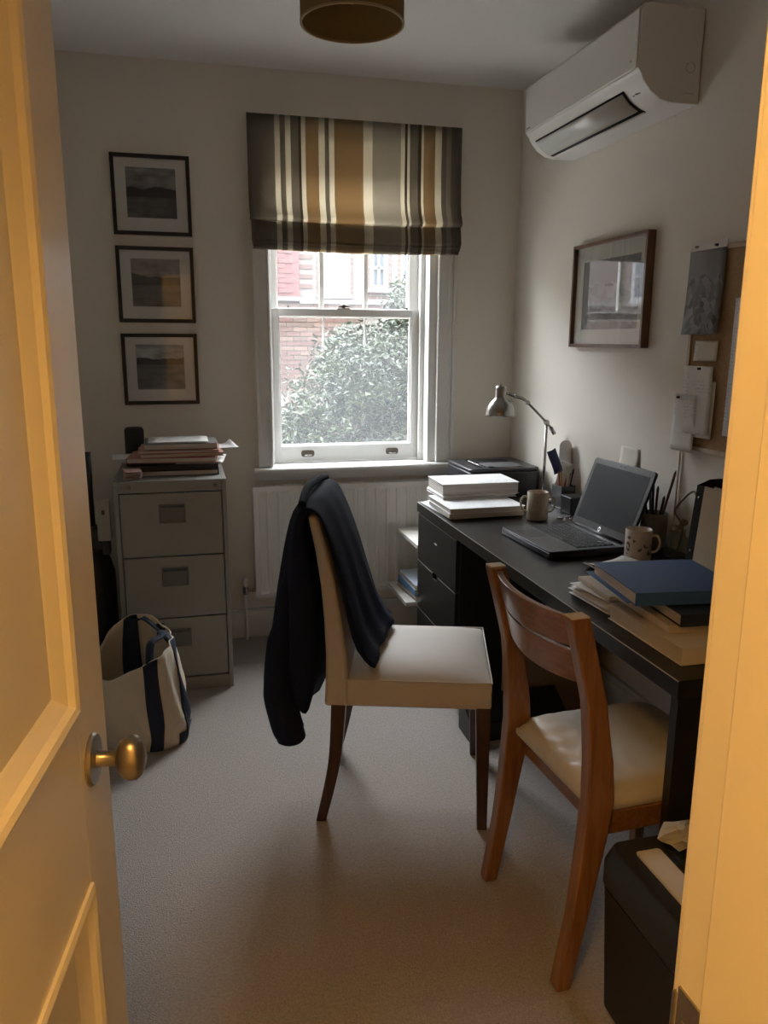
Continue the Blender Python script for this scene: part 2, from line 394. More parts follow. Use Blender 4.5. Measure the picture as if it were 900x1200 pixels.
# stool board
child_local(MB().prism([(YB-.062, .838), (YB-.058, .832), (YB-.055, .83), (YB+.17, .83), (YB+.17, .853), (YB-.055, .853), (YB-.062, .847)], .305, 1.335, 'X'), 'sill', trim_m, win)
child_local(MB().prism([(YB-.016, .788), (YB-.001, .788), (YB-.001, .829), (YB-.032, .829)], .32, 1.32, 'X'), 'apron', trim_m, win)
# box frame sides with staff and parting beads
YS = YB+.105         # inner face of the lower sash
SX0, SX1 = .408, 1.163
for side in (0, 1):
    x0, x1 = (WX0, SX0) if side == 0 else (SX1, WX1)
    wbox('pulley_stile', trim_m, x0, x1, YS, YB+.24, .853, WZ1)
    e = SX0 if side == 0 else SX1
    d = 1 if side == 0 else -1
    def seg(name, w0, w1, y0, y1): wbox(name, trim_m, min(e-d*w0, e-d*w1), max(e-d*w0, e-d*w1), y0, y1, .853, WZ1)
    seg('inner_lining', .012, .042, YB+.0, YS-.03)
    seg('staff_bead', -.010, .042, YS-.03, YS-.006)
wbox('frame_head', trim_m, WX0, WX1, YS-.03, YB+.24, WZ1-.03, WZ1)
wglass = glass_mat('window_glass', haze=.04)  # haze puts the pale bloom over the bright view into the panes
def sash(y0, z0, z1, bot, top, bars, nm):
    y1 = y0+.042
    wbox('sash_stile', trim_m, SX0, SX0+.046, y0, y1, z0, z1); wbox('sash_stile', trim_m, SX1-.046, SX1, y0, y1, z0, z1)
    wbox('sash_rail', trim_m, SX0+.046, SX1-.046, y0, y1, z0, z0+bot); wbox('sash_rail', trim_m, SX0+.046, SX1-.046, y0, y1, z1-top, z1)
    gx0, gx1 = SX0+.046, SX1-.046; gz0, gz1 = z0+bot, z1-top
    wbox('glazing_lip', trim_m, gx0, gx0+.006, y0+.010, y1-.006, gz0, gz1); wbox('glazing_lip', trim_m, gx1-.006, gx1, y0+.010, y1-.006, gz0, gz1)
    wbox('glazing_lip', trim_m, gx0, gx1, y0+.010, y1-.006, gz0, gz0+.006)
    n = bars+1
    for i in range(n):
        a = gx0+(gx1-gx0)*i/n; b = gx0+(gx1-gx0)*(i+1)/n
        child_local(MB().add([(a, y0+.022, gz0), (b, y0+.022, gz0), (b, y0+.022, gz1), (a, y0+.022, gz1)], [(0, 1, 2, 3)]), 'pane', wglass, win)
        if i: wbox('glazing_bar', trim_m, a-.011, a+.011, y0+.008, y1-.006, gz0, gz1)
sash(YS, .858, 1.600, .078, .036, 0, 'lower')
sash(YS+.052, 1.560, WZ1-.03, .040, .05, 2, 'upper')
for x in (.681, .890):       # thin leaded strips hanging below the meeting rail, behind the lower pane
    wbox('stay_bar', trim_m, x-.004, x+.004, YS+.056, YS+.064, 1.42, 1.56, bevel=0)
def catch(x, y, z):
    e = empty('sash_lock', (x-win.location.x, y-win.location.y, z-win.location.z)); e.parent = win
    MB().box(-.032, .032, -.002, .028, 0, .005).build('lock_plate', bronze_m, e, bevel=.002)
    MB().tube([(-.026, .012, .012), (0, .010, .016), (.030, .006, .013)], [.004, .007, .004], 10).build('lock_arm', bronze_m, e, smooth=True)
    MB().lathe([(0, 0), (.008, 0), (.008, .014), (.005, .020), (0, .021)], (0, .01, .004), 14).build('lock_pivot', bronze_m, e, smooth=True)
catch(.775, YS+.004, 1.600)
for x in (.585, 1.02):
    e = empty('sash_lift', (x-win.location.x, YS-win.location.y, .898-win.location.z)); e.parent = win
    MB().prism(rrect(-.033, .033, -.016, .016, .012), -.004, 0, 'Y').build('lift_plate', bronze_m, e, bevel=.001)
    MB().tube([(-.02, -.004, -.006), (-.016, -.016, -.008), (.016, -.016, -.008), (.02, -.004, -.006)], .004, 8).build('lift_grip', steel_m, e, smooth=True)
for x in (.50, 1.09): wbox('sash_stop', bronze_m, x-.004, x+.004, YS-.006, YS, 1.602, 1.612, bevel=0)

# ------------------------------------------------------------------ outside
brick_wall_m, nt, p = nodes('brick_wall_far')
tc = N(nt, 'ShaderNodeTexCoord'); mp = N(nt, 'ShaderNodeMapping'); mp.inputs['Rotation'].default_value = (R(90), 0, 0)
bt = N(nt, 'ShaderNodeTexBrick', Scale=1.0); bt.inputs['Brick Width'].default_value = .225; bt.inputs['Row Height'].default_value = .075; bt.inputs['Mortar Size'].default_value = .006
bt.inputs['Color1'].default_value = (.070, .042, .034, 1); bt.inputs['Color2'].default_value = (.088, .056, .043, 1); bt.inputs['Mortar'].default_value = (.11, .10, .09, 1)
nt.links.new(tc.outputs['Object'], mp.inputs['Vector']); nt.links.new(mp.outputs[0], bt.inputs['Vector']); nt.links.new(bt.outputs['Color'], p.inputs['Base Color']); p.inputs['Roughness'].default_value = .9
mortar_m = mat('mortar', (.12, .11, .10), .95)
brick_ms = [mat('brick_red', (.072, .041, .034), .9, noise=.2, nscale=30), mat('brick_brown', (.068, .048, .038), .9, noise=.2, nscale=30), mat('brick_buff', (.095, .064, .051), .9, noise=.2, nscale=30), mat('brick_pilaster', (.095, .034, .031), .9, noise=.2, nscale=30)]
BY = 13.0
hs = MB(); hs.box(-26, XL-.1, YB+.1, YB+.28, -3.2, 9.5); hs.box(XR+.1, 24, YB+.1, YB+.28, -3.2, 9.5); hs.box(XL-.1, XR+.1, YB+.28, YB+.34, ZC+.12, 9.5); hs.box(XL-.1, XR+.1, YB+.1, YB+.28, -3.2, 0)  # unseen house front, added tall and wide to keep sky light off the yard
struct(hs.build('wall_outer_sky_block', brick_wall_m))
bld = empty('brick_building', (2.5, BY, -3.2), label='red brick building seen through the window behind the tree', cat='building')
bwins = [(2.19, 2.69, 2.17, 3.45), (3.03, 3.33, 2.28, 3.3), (3.55, 3.95, 2.28, 3.3), (4.6, 5.1, 2.17, 3.45), (-.95, -.45, 2.17, 3.45), (-3.0, -2.4, 2.17, 3.45), (-5.2, -4.6, 2.17, 3.45), (6.4, 6.9, 2.17, 3.45)]
m_ = MB()
xs = sorted({-26.0, 24.0} | {w[0] for w in bwins} | {w[1] for w in bwins})  # unseen length on both sides added to block the low sky
for a, b in zip(xs[:-1], xs[1:]):
    w = next((w for w in bwins if w[0] <= a and b <= w[1]), None)
    if w: m_.box(a, b, BY+.02, BY+.25, -3.2, w[2]); m_.box(a, b, BY+.02, BY+.25, w[3], 5.6)
    else: m_.box(a, b, BY+.02, BY+.25, -3.2, 5.6)
child_local(m_, 'wall', brick_wall_m, bld)
child_local(MB().box(-26.0, 1.86, BY-.06, BY+.02, 2.07, 2.13).box(1.86, 24.0, BY-.03, BY+.02, 2.03, 2.11), 'string_course', mat('stone_band', (.13, .12, .115), .9), bld)
bp = child_local(MB().box(-.3, 1.86, BY-.045, BY+.0, 2.13, 5.6), 'pilaster', brick_ms[3], bld)
white_far = mat('white_painted_wood', (.30, .30, .30), .5)
dark_gl = mat('far_window_glass', (.10, .13, .16), .06, spec=.8)
curtain_gl = mat('net_curtain_glass', (.33, .35, .35), .4)
for i, (a, b, c, d) in enumerate(bwins):
    wq = empty('window', (a, BY, c)); wq.parent = bld; wq.location = Vector((a, BY, c)) - bld.location
    w_, h_ = b-a, d-c
    f = MB(); t_ = .06
    f.box(0, t_, .02, .12, 0, h_); f.box(w_-t_, w_, .02, .12, 0, h_); f.box(t_, w_-t_, .02, .12, 0, t_); f.box(t_, w_-t_, .02, .12, h_-t_, h_)
    f.box(-.05, w_+.05, -.05, .02, -.05, 0)
    if i > 0: f.box(w_/2-.02, w_/2+.02, .04, .1, t_, h_-t_); f.box(t_, w_-t_, .04, .1, h_*.33-.02, h_*.33+.02); f.box(t_, w_-t_, .04, .1, h_*.66-.02, h_*.66+.02)
    f.build('window_frame', white_far, wq)
    MB().box(t_, w_-t_, .09, .10, t_, h_-t_).build('pane', curtain_gl if i == 0 else dark_gl, wq)
child_local(MB().box(1.18, 2.30, BY+.010, BY+.022, .02, 2.02).box(2.30, 3.9, BY+.010, BY+.022, 1.6, 2.02).box(1.86, 2.13, BY+.010, BY+.022, 2.11, 3.0).box(2.75, 2.97, BY+.010, BY+.022, 2.11, 3.0).box(3.39, 3.49, BY+.010, BY+.022, 2.11, 3.0), 'mortar_bed', mortar_m, bld)
# bricks large enough to tell apart: those that show beside and above the tree
bme = bpy.data.meshes.new('brick')
bb = MB().box(-.1075, .1075, -.012, .03, -.0325, .0325); bme.from_pydata(bb.v, [], bb.f)
bmes = []
for i in range(4):
    q = bme.copy(); q.materials.append(brick_ms[i]); bmes.append(q)
cnt = 0; row = 0; z = 0.05
while z < 3.0:
    off = .1125 if row % 2 else 0
    x = 1.30+off
    while x < 3.75:
        vis = (x < 2.25 and z > .6) or (z > 1.62 + max(0, (x-2.3))*.25)
        if z > 2.13 and x-.1075 < 1.86 and x < 1.97: vis = vis and x < 1.75
        hit = any(w[0]-.17 < x < w[1]+.17 and w[2]-.09 < z < w[3]+.04 for w in bwins) or 2.0 < z < 2.15
        if vis and not hit and cnt < 298:
            o = bpy.data.objects.new('brick', bmes[3] if (z > 2.13 and x < 1.76) else bmes[random.choice((0, 0, 1, 2))]); COL.objects.link(o); o.parent = bld
            yo = BY-.05 if (z > 2.13 and x < 1.76) else BY+.008
            o.location = Vector((x, yo, z)) - bld.location; cnt += 1
        x += .225
    z += .075; row += 1
gnd = box('ground_outside', mat('bounce_paving', (.35, .33, .30), .95, noise=.15, nscale=4), -30, 30, YB+.4, 40, -3.35, -3.2); struct(gnd)  # unseen ground, coloured pale to bounce daylight up to the ceiling
# tree
leaf_m, nt, p = nodes('leaf')
p.inputs['Base Color'].default_value = (.075, .13, .045, 1); p.inputs['Roughness'].default_value = .5
geo = N(nt, 'ShaderNodeObjectInfo'); tc = N(nt, 'ShaderNodeTexCoord'); nz = N(nt, 'ShaderNodeTexNoise', Scale=3.0); nt.links.new(tc.outputs['Object'], nz.inputs['Vector'])
rp = N(nt, 'ShaderNodeValToRGB'); rp.color_ramp.elements[0].color = (.014, .027, .013, 1); rp.color_ramp.elements[1].color = (.036, .056, .018, 1); rp.color_ramp.elements[0].position = .4; rp.color_ramp.elements[1].position = .65
nt.links.new(nz.outputs['Fac'], rp.inputs[0]); nt.links.new(rp.outputs[0], p.inputs['Base Color'])
bark_m = mat('bark', (.09, .07, .05), .9, noise=.3, nscale=20)
tree = empty('garden_tree', (1.75, 7.3, -3.2), label='leafy green tree filling the lower half of the window view', cat='tree')
def tree_local(mb, name, m, **k):
    return child_local(mb, name, m, tree, **k)
tree_local(MB().tube([(1.75, 7.3, -3.2), (1.72, 7.3, -1.5), (1.8, 7.32, .3), (1.85, 7.3, 1.2)], [.14, .11, .06, .02], 10), 'trunk', bark_m, smooth=True)
for k in range(7):
    a = k*2.4; z0 = -1.2+.3*k
    tree_local(MB().tube([(1.75, 7.3, z0), (1.75+.5*math.cos(a), 7.3+.4*math.sin(a), z0+.5), (1.75+.85*math.cos(a), 7.3+.75*math.sin(a), z0+.95)], [.045, .03, .012], 7), 'branch', bark_m, smooth=True)
m_ = MB(); n = 0
rnd = random.Random(3)
clumps = [(1.75, 7.3, .35, .95), (1.95, 7.1, 1.05, .62), (1.35, 7.2, .75, .55), (1.2, 7.2, .1, .62), (2.2, 7.3, 1.35, .5), (2.35, 7.2, .6, .65), (1.65, 7.0, 1.1, .48), (1.15, 7.3, -.5, .7), (1.9, 7.0, -.3, .9), (2.6, 7.3, -.2, .8), (2.5, 7.4, 1.6, .42), (1.6, 7.2, -1.3, .9), (2.2, 7.2, -1.2, .9), (2.7, 7.4, 1.2, .5), (1.05, 7.3, .55, .34), (1.5, 7.25, 1.25, .36), (2.15, 7.35, 1.75, .32)]
for (cx, cy, cz, r) in clumps:
    for _ in range(int(8000*r*r)+400):
        v = Vector((rnd.gauss(0, 1), rnd.gauss(0, 1), rnd.gauss(0, 1))).normalized()*r*(rnd.random()**.3)*(.85+.3*rnd.random())
        c = Vector((cx, cy, cz))+v
        a = Vector((rnd.gauss(0, 1), rnd.gauss(0, 1), rnd.gauss(-.3, .7))).normalized(); b = a.cross(Vector((rnd.gauss(0, 1), rnd.gauss(0, 1), rnd.gauss(0, 1)))).normalized()
        l = rnd.uniform(.020, .040); w = l*.42; nn = a.cross(b)*l*.2
        m_.add([c-a*l, c-b*w+nn, c+a*l, c+b*w+nn], [(0, 1, 2), (0, 2, 3)])
tag(tree_local(m_, 'foliage', leaf_m, fixn=False), kind='stuff')

# ------------------------------------------------------------------ roman blind
gb, cr, db, oc, lg = (.30, .265, .215), (.70, .65, .54), (.17, .14, .11), (.40, .30, .185), (.45, .41, .34)
edges = [.315, .432, .456, .481, .503, .537, .552, .571, .629, .657, .676, .699, .831, .876, 1.009, 1.025, 1.038, 1.051, 1.089, 1.105, 1.116, 1.173, 1.201, 1.225, 1.25]
cols = [gb, cr, gb, cr, gb, db, cr, oc, cr, gb, cr, oc, cr, lg, cr, db, cr, gb, db, cr, oc, cr, gb, lg, gb]
blind_m = ramp_mat('striped_blind_fabric', [((e-.31)/1.0, c) for e, c in zip(edges, cols)], 0, .31, 1.31, rough=.9, noise=0, translucent=.64)
bl = empty('roman_blind', (.81, 3.73, 1.85), label='striped brown, ochre and cream roman blind over the window', cat='blind')
def bl_sheet(name, prof, x0, x1, sag=.008, taper=0):
    rows = []
    for i, (y, z) in enumerate(prof):
        t = i/(len(prof)-1); row = []
        for k in range(41):
            u = k/40; x = x0+(x1-x0)*u
            wob = .004*math.sin(u*9+i*.7)*t
            row.append((x+taper*t*(1-2*u), y+wob, z - sag*t*math.sin(math.pi*u)))
        rows.append(row)
    # world x in object space (origin stays at world 0) so that the stripes run on across the folds
    o = MB().grid(rows).build(name, blind_m, None, smooth=True, solid=.003); o.parent = bl; o.matrix_parent_inverse = Matrix.Translation(-Vector(bl.location)); return o
prof = [(3.722, 2.412), (3.722, 2.30), (3.722, 2.16), (3.720, 2.08), (3.708, 2.03), (3.690, 2.0), (3.682, 1.985), (3.69, 1.976), (3.71, 1.975)]
bl_sheet('front_fold', prof, .316, 1.302)
bl_sheet('lower_fold', [(3.720, 1.985), (3.710, 1.97), (3.700, 1.94), (3.694, 1.90), (3.697, 1.889), (3.712, 1.886)], .322, 1.300)
for i, (a, b) in enumerate(((1.98, 1.876), (1.978, 1.864), (1.976, 1.851))):
    bl_sheet('bottom_fold', [(3.737-.004*i, a), (3.728-.004*i, 1.90), (3.694+.006*i, b+.006), (3.70+.006*i, b), (3.73, b+.002)], .325+.002*i, 1.298-.003*i, sag=.009)
hb = MB().box(.32, 1.298, 3.724, 3.758, 2.385, 2.412).build('head_rail', trim_m); hb.parent = bl; hb.matrix_parent_inverse = Matrix.Translation(-Vector(bl.location))
cd = MB().tube([(1.262, 3.745, 2.38), (1.264, 3.742, 1.7), (1.268, 3.740, .98)], .0013, 6); cd.tube([(1.278, 3.745, 2.38), (1.278, 3.742, 1.7), (1.272, 3.740, .98)], .0013, 6)
cd.lathe([(0, 0), (.006, .004), (.004, .03), (0, .034)], (1.270, 3.740, .95), 10)
o = cd.build('pull_cord', plain_m, smooth=True); o.parent = bl; o.matrix_parent_inverse = Matrix.Translation(-Vector(bl.location))

# ------------------------------------------------------------------ radiator
rad = empty('radiator', (.74, 3.70, .20), label='white panel radiator with vertical flutes under the window', cat='radiator')
rx0, rx1, rz0, rz1, ry = .293, 1.235, .222, .770, 3.692
rows = []; rad_m = mat('radiator_enamel', (.82, .81, .78), .35)
nfl = 17; px_ = []
for i in range(nfl):
    c = rx0+.045+(rx1-rx0-.09)*i/(nfl-1)
    px_ += [(c-.021, 0), (c-.015, .007), (c+.015, .007), (c+.021, 0)]
px_ = [(rx0, .004), (rx0+.004, 0)] + px_ + [(rx1-.004, 0), (rx1, .004)]
def rrow(z, k): return [(x, ry + d*k, z) for x, d in px_]
child_local(MB().grid([rrow(rz0, 0), rrow(rz0+.02, 0), rrow(rz0+.035, 1), rrow(rz1-.035, 1), rrow(rz1-.02, 0), rrow(rz1, 0)]), 'front_panel', rad_m, rad)
child_local(MB().box(rx0, rx1, ry+.055, ry+.062, rz0, rz1), 'back_panel', rad_m, rad)
child_local(MB().box(rx0, rx0+.004, ry+.001, ry+.055, rz0+.01, rz1), 'side_panel', rad_m, rad, bevel=.001)
child_local(MB().box(rx1-.004, rx1, ry+.001, ry+.055, rz0+.01, rz1), 'side_panel', rad_m, rad, bevel=.001)
g = MB()
for y in (ry+.004, ry+.019, ry+.034, ry+.049): g.box(rx0+.004, rx1-.004, y, y+.004, rz1-.004, rz1+.001)
k = rx0+.006
while k < rx1-.01: g.box(k, k+.009, ry+.004, ry+.053, rz1-.005, rz1); k += .018
child_local(g, 'top_grille', rad_m, rad)
v = MB(); v.tube([(.245, 3.735, .0), (.245, 3.735, .235)], .0075, 12); child_local(v, 'pipe', rad_m, rad, smooth=True)
v = MB(); v.tube([(.245, 3.735, .235), (.245, 3.735, .275)], .013, 8); v.tube([(.245, 3.735, .253), (.30, 3.735, .253)], .008, 10); child_local(v, 'valve', steel_m, rad, smooth=False)
child_local(MB().lathe([(0, 0), (.013, 0), (.014, .03), (.010, .042), (0, .044)], (.245, 3.735, .275), 16), 'valve_cap', plain_m, rad, smooth=True, angle=40)
for x in (.45, 1.1): child_local(MB().box(x, x+.03, ry+.062, YB-.001, .30, .66), 'bracket', rad_m, rad)

# ------------------------------------------------------------------ ceiling pendant (unlit)
shade_m = mat('ochre_lampshade', (.30, .20, .075), .8, noise=.1, nscale=60, bump=.1, bscale=400)
pl = empty('pendant_lamp', (.485, 2.30, 2.28), label='ochre drum pendant lampshade hanging from the ceiling', cat='lamp')
child_local(MB().lathe([(.138, 2.283), (.138, 2.50)], (.485, 2.30, 0), 64), 'shade', shade_m, pl, smooth=True, solid=.003)
for z in (2.283, 2.50): child_local(MB().lathe([(.135, z-.002), (.1405, z-.002), (.1405, z+.004), (.135, z+.004), (.135, z-.002)], (.485, 2.30, 0), 64), 'rim', mat('shade_rim', (.42, .31, .15), .7), pl, smooth=True, angle=40)
child_local(MB().lathe([(0, 2.335), (.016, 2.337), (.029, 2.352), (.031, 2.372), (.024, 2.40), (.014, 2.425), (.013, 2.44), (0, 2.44)], (.485, 2.30, 0), 24), 'bulb', mat('frosted_bulb', (.8, .78, .72), .3), pl, smooth=True)
child_local(MB().lathe([(0, 2.44), (.02, 2.44), (.02, 2.50), (.006, 2.51), (.004, 2.585), (.045, 2.59), (.05, 2.608), (0, 2.608)], (.485, 2.30, 0), 24), 'lamp_holder', plain_m, pl, smooth=True, angle=40)
g = MB()
for a in (0, 2.094, 4.189): g.tube([(.485+.018*math.cos(a), 2.30+.018*math.sin(a), 2.47), (.485+.137*math.cos(a), 2.30+.137*math.sin(a), 2.49)], .002, 6)
child_local(g, 'spider_ring', plain_m, pl)
# hall lamp behind the camera, the source of the warm light
hl = empty('hall_lamp', (-.09, .12, 2.33), label='lit warm globe ceiling lamp in the hall', cat='lamp')
em, nt, p = nodes('warm_lamp_glow'); p.inputs['Base Color'].default_value = (.9, .8, .6, 1); p.inputs['Emission Color'].default_value = (1.0, .51, .12, 1); p.inputs['Emission Strength'].default_value = HALL
child_local(MB().lathe([(0, -.11), (.06, -.095), (.098, -.05), (.11, 0), (.098, .05), (.06, .095), (.03, .105), (0, .105)], (-.09, .12, 2.27), 24), 'globe', em, hl, smooth=True)
child_local(MB().lathe([(0, 2.366), (.03, 2.366), (.03, 2.39), (.008, 2.40), (.008, 2.46), (.05, 2.47), (.055, 2.498), (0, 2.498)], (-.09, .12, 0), 24), 'fitting', brass_m, hl, smooth=True, angle=40)

# ------------------------------------------------------------------ air conditioner
ac_m = mat('aircon_plastic', (.80, .79, .755), .38)
ax0, ay0, ay1, az0, az1 = 1.402, 2.388, 3.222, 2.185, 2.462
ac = empty('air_conditioner', (XR, (ay0+ay1)/2, az0), label='white wall-mounted air conditioner high on the right wall', cat='air conditioner')
prof = [(XR-.002, az1), (ax0+.03, az1), (ax0+.008, az1-.008), (ax0, az1-.022), (ax0, 2.275), (ax0+.012, 2.262), (ax0+.020, 2.245), (ax0+.05, 2.213), (ax0+.085, 2.193), (ax0+.12, az0+.001), (XR-.002, az0)]
child_local(MB().prism(prof, ay0, ay1, 'Y'), 'body', ac_m, ac, bevel=.004)
child_local(MB().box(ax0-.007, ax0, ay0+.004, ay1-.004, 2.277, az1-.02), 'front_panel', ac_m, ac, bevel=.004)
def onface(t, off):      # point on the slanted underside: t=0 front, 1 rear
    P = [Vector((ax0+.020, 2.245)), Vector((ax0+.05, 2.213)), Vector((ax0+.085, 2.193)), Vector((ax0+.12, 2.186))]
    u = t*3; i = min(2, int(u)); q = P[i].lerp(P[i+1], u-i); d = (P[i+1]-P[i]).normalized(); nrm = Vector((d.y, -d.x))
    if nrm.x > 0: nrm = -nrm
    return q + nrm*off
black_gap = mat('black_gap', (.008, .008, .008), .7)
lo0, lo1 = ay0+.12, ay1-.055
def strip(name, t0, t1, off, m, y0=lo0, y1=lo1, n=6):
    rows = [[(onface(t0+(t1-t0)*i/n, off).x, y, onface(t0+(t1-t0)*i/n, off).y) for y in (y0, y1)] for i in range(n+1)]
    return child_local(MB().grid(rows), name, m, ac, smooth=True, solid=.0022)
strip('vent_gap', .02, .86, .0025, black_gap, lo0-.004, lo1+.004)
strip('louver', .06, .66, .0075, mat('louver_plastic', (.66, .655, .63), .3), lo0+.002, lo1-.002)
strip('vent_edge', .82, .90, .004, ac_m)
for y, r in ((ay0+.06, .010), (ay0+.085, .004)):
    q = onface(.25, .002); child_local(MB().lathe([(0, 0), (r, 0), (r, .0015), (0, .0015)], (q.x, y, q.y), 16), 'sensor', mat('grey_plastic', (.35, .35, .34), .4), ac)
child_local(MB().box(ax0-.0085, ax0-.007, ay1-.055, ay1-.022, 2.288, 2.292), 'maker_mark', mat('mark_grey', (.25, .25, .26), .4), ac)
child_local(MB().box(ax0-.0085, ax0-.007, ay0+.03, ay0+.035, 2.300, 2.304), 'indicator', mat('mark_grey2', (.3, .3, .3), .4), ac)
child_local(MB().lathe([(.014, 0), (.016, 0), (.016, -.0015), (.014, -.0015), (.014, 0)], (XR-.04, ay0-.0005, 2.29), 20, 'Y'), 'knockout_ring', mat('ring_shade', (.55, .545, .51), .5), ac)
child_local(MB().box(XR-.058, XR-.022, ay0-.0015, ay0, 2.185+.03, 2.185+.0315), 'seam', mat('ring_shade', (.5, .5, .5)), ac)

# ------------------------------------------------------------------ pictures
black_fr = mat('black_frame_wood', (.012, .009, .008), .35)
mount_m = mat('mount_board', (.66, .655, .63), .85)
def picture(name, wall, a0, a1, z0, z1, bw, dep, fm, photo_m, win_, label, cat='picture', group=None, mount=mount_m, gm=glass_m):
    """wall 'back': a = x; wall 'right': a = y"""
    if wall == 'back': e = empty(name, ((a0+a1)/2, YB, z0), 0, label, cat, group)
    else: e = empty(name, (XR, (a0+a1)/2, z0), R(-90), label, cat, group)
    w = (a1-a0)/2; h = z1-z0; g = .001
    # local: x along wall, y into the wall (0 = wall), z up from base
    for nm, b in (('frame_side', (-w, -w+bw, 0, h)), ('frame_side', (w-bw, w, 0, h)), ('frame_rail', (-w+bw, w-bw, 0, bw)), ('frame_rail', (-w+bw, w-bw, h-bw, h))):
        MB().box(b[0], b[1], -dep, -g, b[2], b[3]).build(nm, fm, e, bevel=.0015)
    l, r_, b_, t_ = win_
    mo = MB(); f = -dep*.45; q = lambda x0, x1, zz0, zz1: mo.box(x0, x1, f-.0015, f, zz0, zz1)
    q(-w+bw, l, bw, h-bw); q(r_, w-bw, bw, h-bw); q(l, r_, bw, b_); q(l, r_, t_, h-bw)
    mo.build('mount', mount, e)
    MB().box(l-.003, r_+.003, f+.0005, f+.0015, b_-.003, t_+.003).build('photograph', photo_m, e)
    MB().add([(-w+bw, -dep*.72, bw), (w-bw, -dep*.72, bw), (w-bw, -dep*.72, h-bw), (-w+bw, -dep*.72, h-bw)], [(0, 1, 2, 3)]).build('glass', gm, e)
    MB().box(-w+bw*.5, w-bw*.5, -.004, -g, bw*.5, h-bw*.5).build('backing', black_fr, e)
    return e
lm1 = landscape_mat('lake_photo_dark', 0.24, .035, .11, .42, .30, .4, 1.6, seed=1.3)
lm2 = landscape_mat('lake_photo_mist', .28, .09, .19, .45, .35, .6, 1.35, warm=(1.06, 1, .93), seed=4.1)
lm3 = landscape_mat('lake_photo_hills', .36, .05, .16, .55, .26, .45, 1.6, warm=(.97, 1, 1.02), seed=7.7)
grp = 'three framed lake photographs on the window wall'
picture('framed_photograph', 'back', -.263, .067, 1.897, 2.228, .016, .022, black_fr, lm1, (-.104, .104, .072, .278), 'black framed misty lake photograph, topmost of the three', group=grp)
picture('framed_photograph', 'back', -.263, .067, 1.525, 1.850, .016, .022, black_fr, lm2, (-.104, .104, .070, .274), 'black framed misty lake photograph, middle of the three', group=grp)
picture('framed_photograph', 'back', -.263, .067, 1.161, 1.477, .016, .022, black_fr, lm3, (-.104, .104, .068, .268), 'black framed lake photograph, lowest of three, above the filing cabinet', group=grp)
brown_fr = wood_mat('brown_frame_wood', (.10, .045, .02), (.16, .08, .04), 'Z', rough=.35)
town_m, nt, p = nodes('town_photo')
tc = N(nt, 'ShaderNodeTexCoord'); sp_ = N(nt, 'ShaderNodeSeparateXYZ'); nt.links.new(tc.outputs['Generated'], sp_.inputs[0])
vo = N(nt, 'ShaderNodeTexVoronoi', Scale=9.0); nt.links.new(tc.outputs['Generated'], vo.inputs['Vector'])
nz = N(nt, 'ShaderNodeTexNoise', Scale=4.0, Detail=4.0); nt.links.new(tc.outputs['Generated'], nz.inputs['Vector'])
ma = N(nt, 'ShaderNodeMath', operation='MULTIPLY_ADD'); ma.inputs[1].default_value = -.45; nt.links.new(nz.outputs['Fac'], ma.inputs[0]); nt.links.new(sp_.outputs[2], ma.inputs[2])
gt = N(nt, 'ShaderNodeMath', operation='GREATER_THAN'); gt.inputs[1].default_value = .38; nt.links.new(ma.outputs[0], gt.inputs[0])
rp = N(nt, 'ShaderNodeValToRGB'); rp.color_ramp.elements[0].color = (.02, .02, .022, 1); rp.color_ramp.elements[1].color = (.22, .22, .22, 1); rp.color_ramp.elements[1].position = .75
nt.links.new(vo.outputs['Color'], rp.inputs[0])
mx = N(nt, 'ShaderNodeMix', data_type='RGBA'); mx.inputs[7].default_value = (.17, .17, .175, 1); nt.links.new(gt.outputs[0], mx.inputs[0]); nt.links.new(rp.outputs[0], mx.inputs[6]); nt.links.new(mx.outputs[2], p.inputs['Base Color']); p.inputs['Roughness'].default_value = .55
picture('framed_print', 'right', 2.569, 3.122, 1.429, 1.834, .013, .034, brown_fr, town_m, (-.206, .215, .070, .335), 'thin brown framed town photograph on right wall, reflecting the window', mount=mat('pale_mount', (.64, .64, .57), .85), gm=glass_mat('print_glass', f0=.12))

# ------------------------------------------------------------------ corkboard and papers pinned to it
cork_m = mat('cork', (.36, .235, .12), .9, noise=.35, nscale=120)
cb = empty('cork_board', (XR, 1.95, 1.105), R(-90), 'cork pinboard with pale wooden frame on the right wall', 'pinboard')
cw = .365; ch = .635
MB().box(-cw+.012, cw-.012, -.012, -.001, .012, ch-.012).build('cork_panel', cork_m, cb)
oak = wood_mat('pale_oak', (.42, .31, .20), (.55, .43, .30), 'Z', rough=.5)
for b in ((-cw, -cw+.014, 0, ch), (cw-.014, cw, 0, ch), (-cw+.014, cw-.014, 0, .014), (-cw+.014, cw-.014, ch-.014, ch)):
    MB().box(b[0], b[1], -.018, -.001, b[2], b[3]).build('frame_strip', oak, cb, bevel=.001)
def sheet(name, y0, y1, z0, z1, off, m, label, skew=0, curl=.004, pin=None, cat='paper', pm=None, foot=0):
    """paper on the right wall; y0 far edge, y1 near edge; curl lifts the lower edge"""
    e = empty(name, (XR, (y0+y1)/2, z0), 0, label, cat)
    rows = []
    for i in range(9):
        t = i/8; row = []
        for k in range(7):
            u = k/6
            row.append((-off-curl*(t**2)*(1+.6*math.sin(u*3.1)) - .003*t*math.sin(6*u), (y0-y1)*(.5-u)+skew*t, (z1-z0)*(1-t)+foot*u))
        rows.append(row)
    MB().grid(rows).build('sheet', m, e, smooth=True, solid=.0006)
    if pin is not None:
        py, pz = pin
        MB().lathe([(0, 0), (.004, -.001), (.005, -.004), (.003, -.008), (.0045, -.011), (0, -.012)], (-off+.002, py-(y0+y1)/2, pz-z0), 12, 'X').build('push_pin', pm or black_pl, e, smooth=True)
    return e
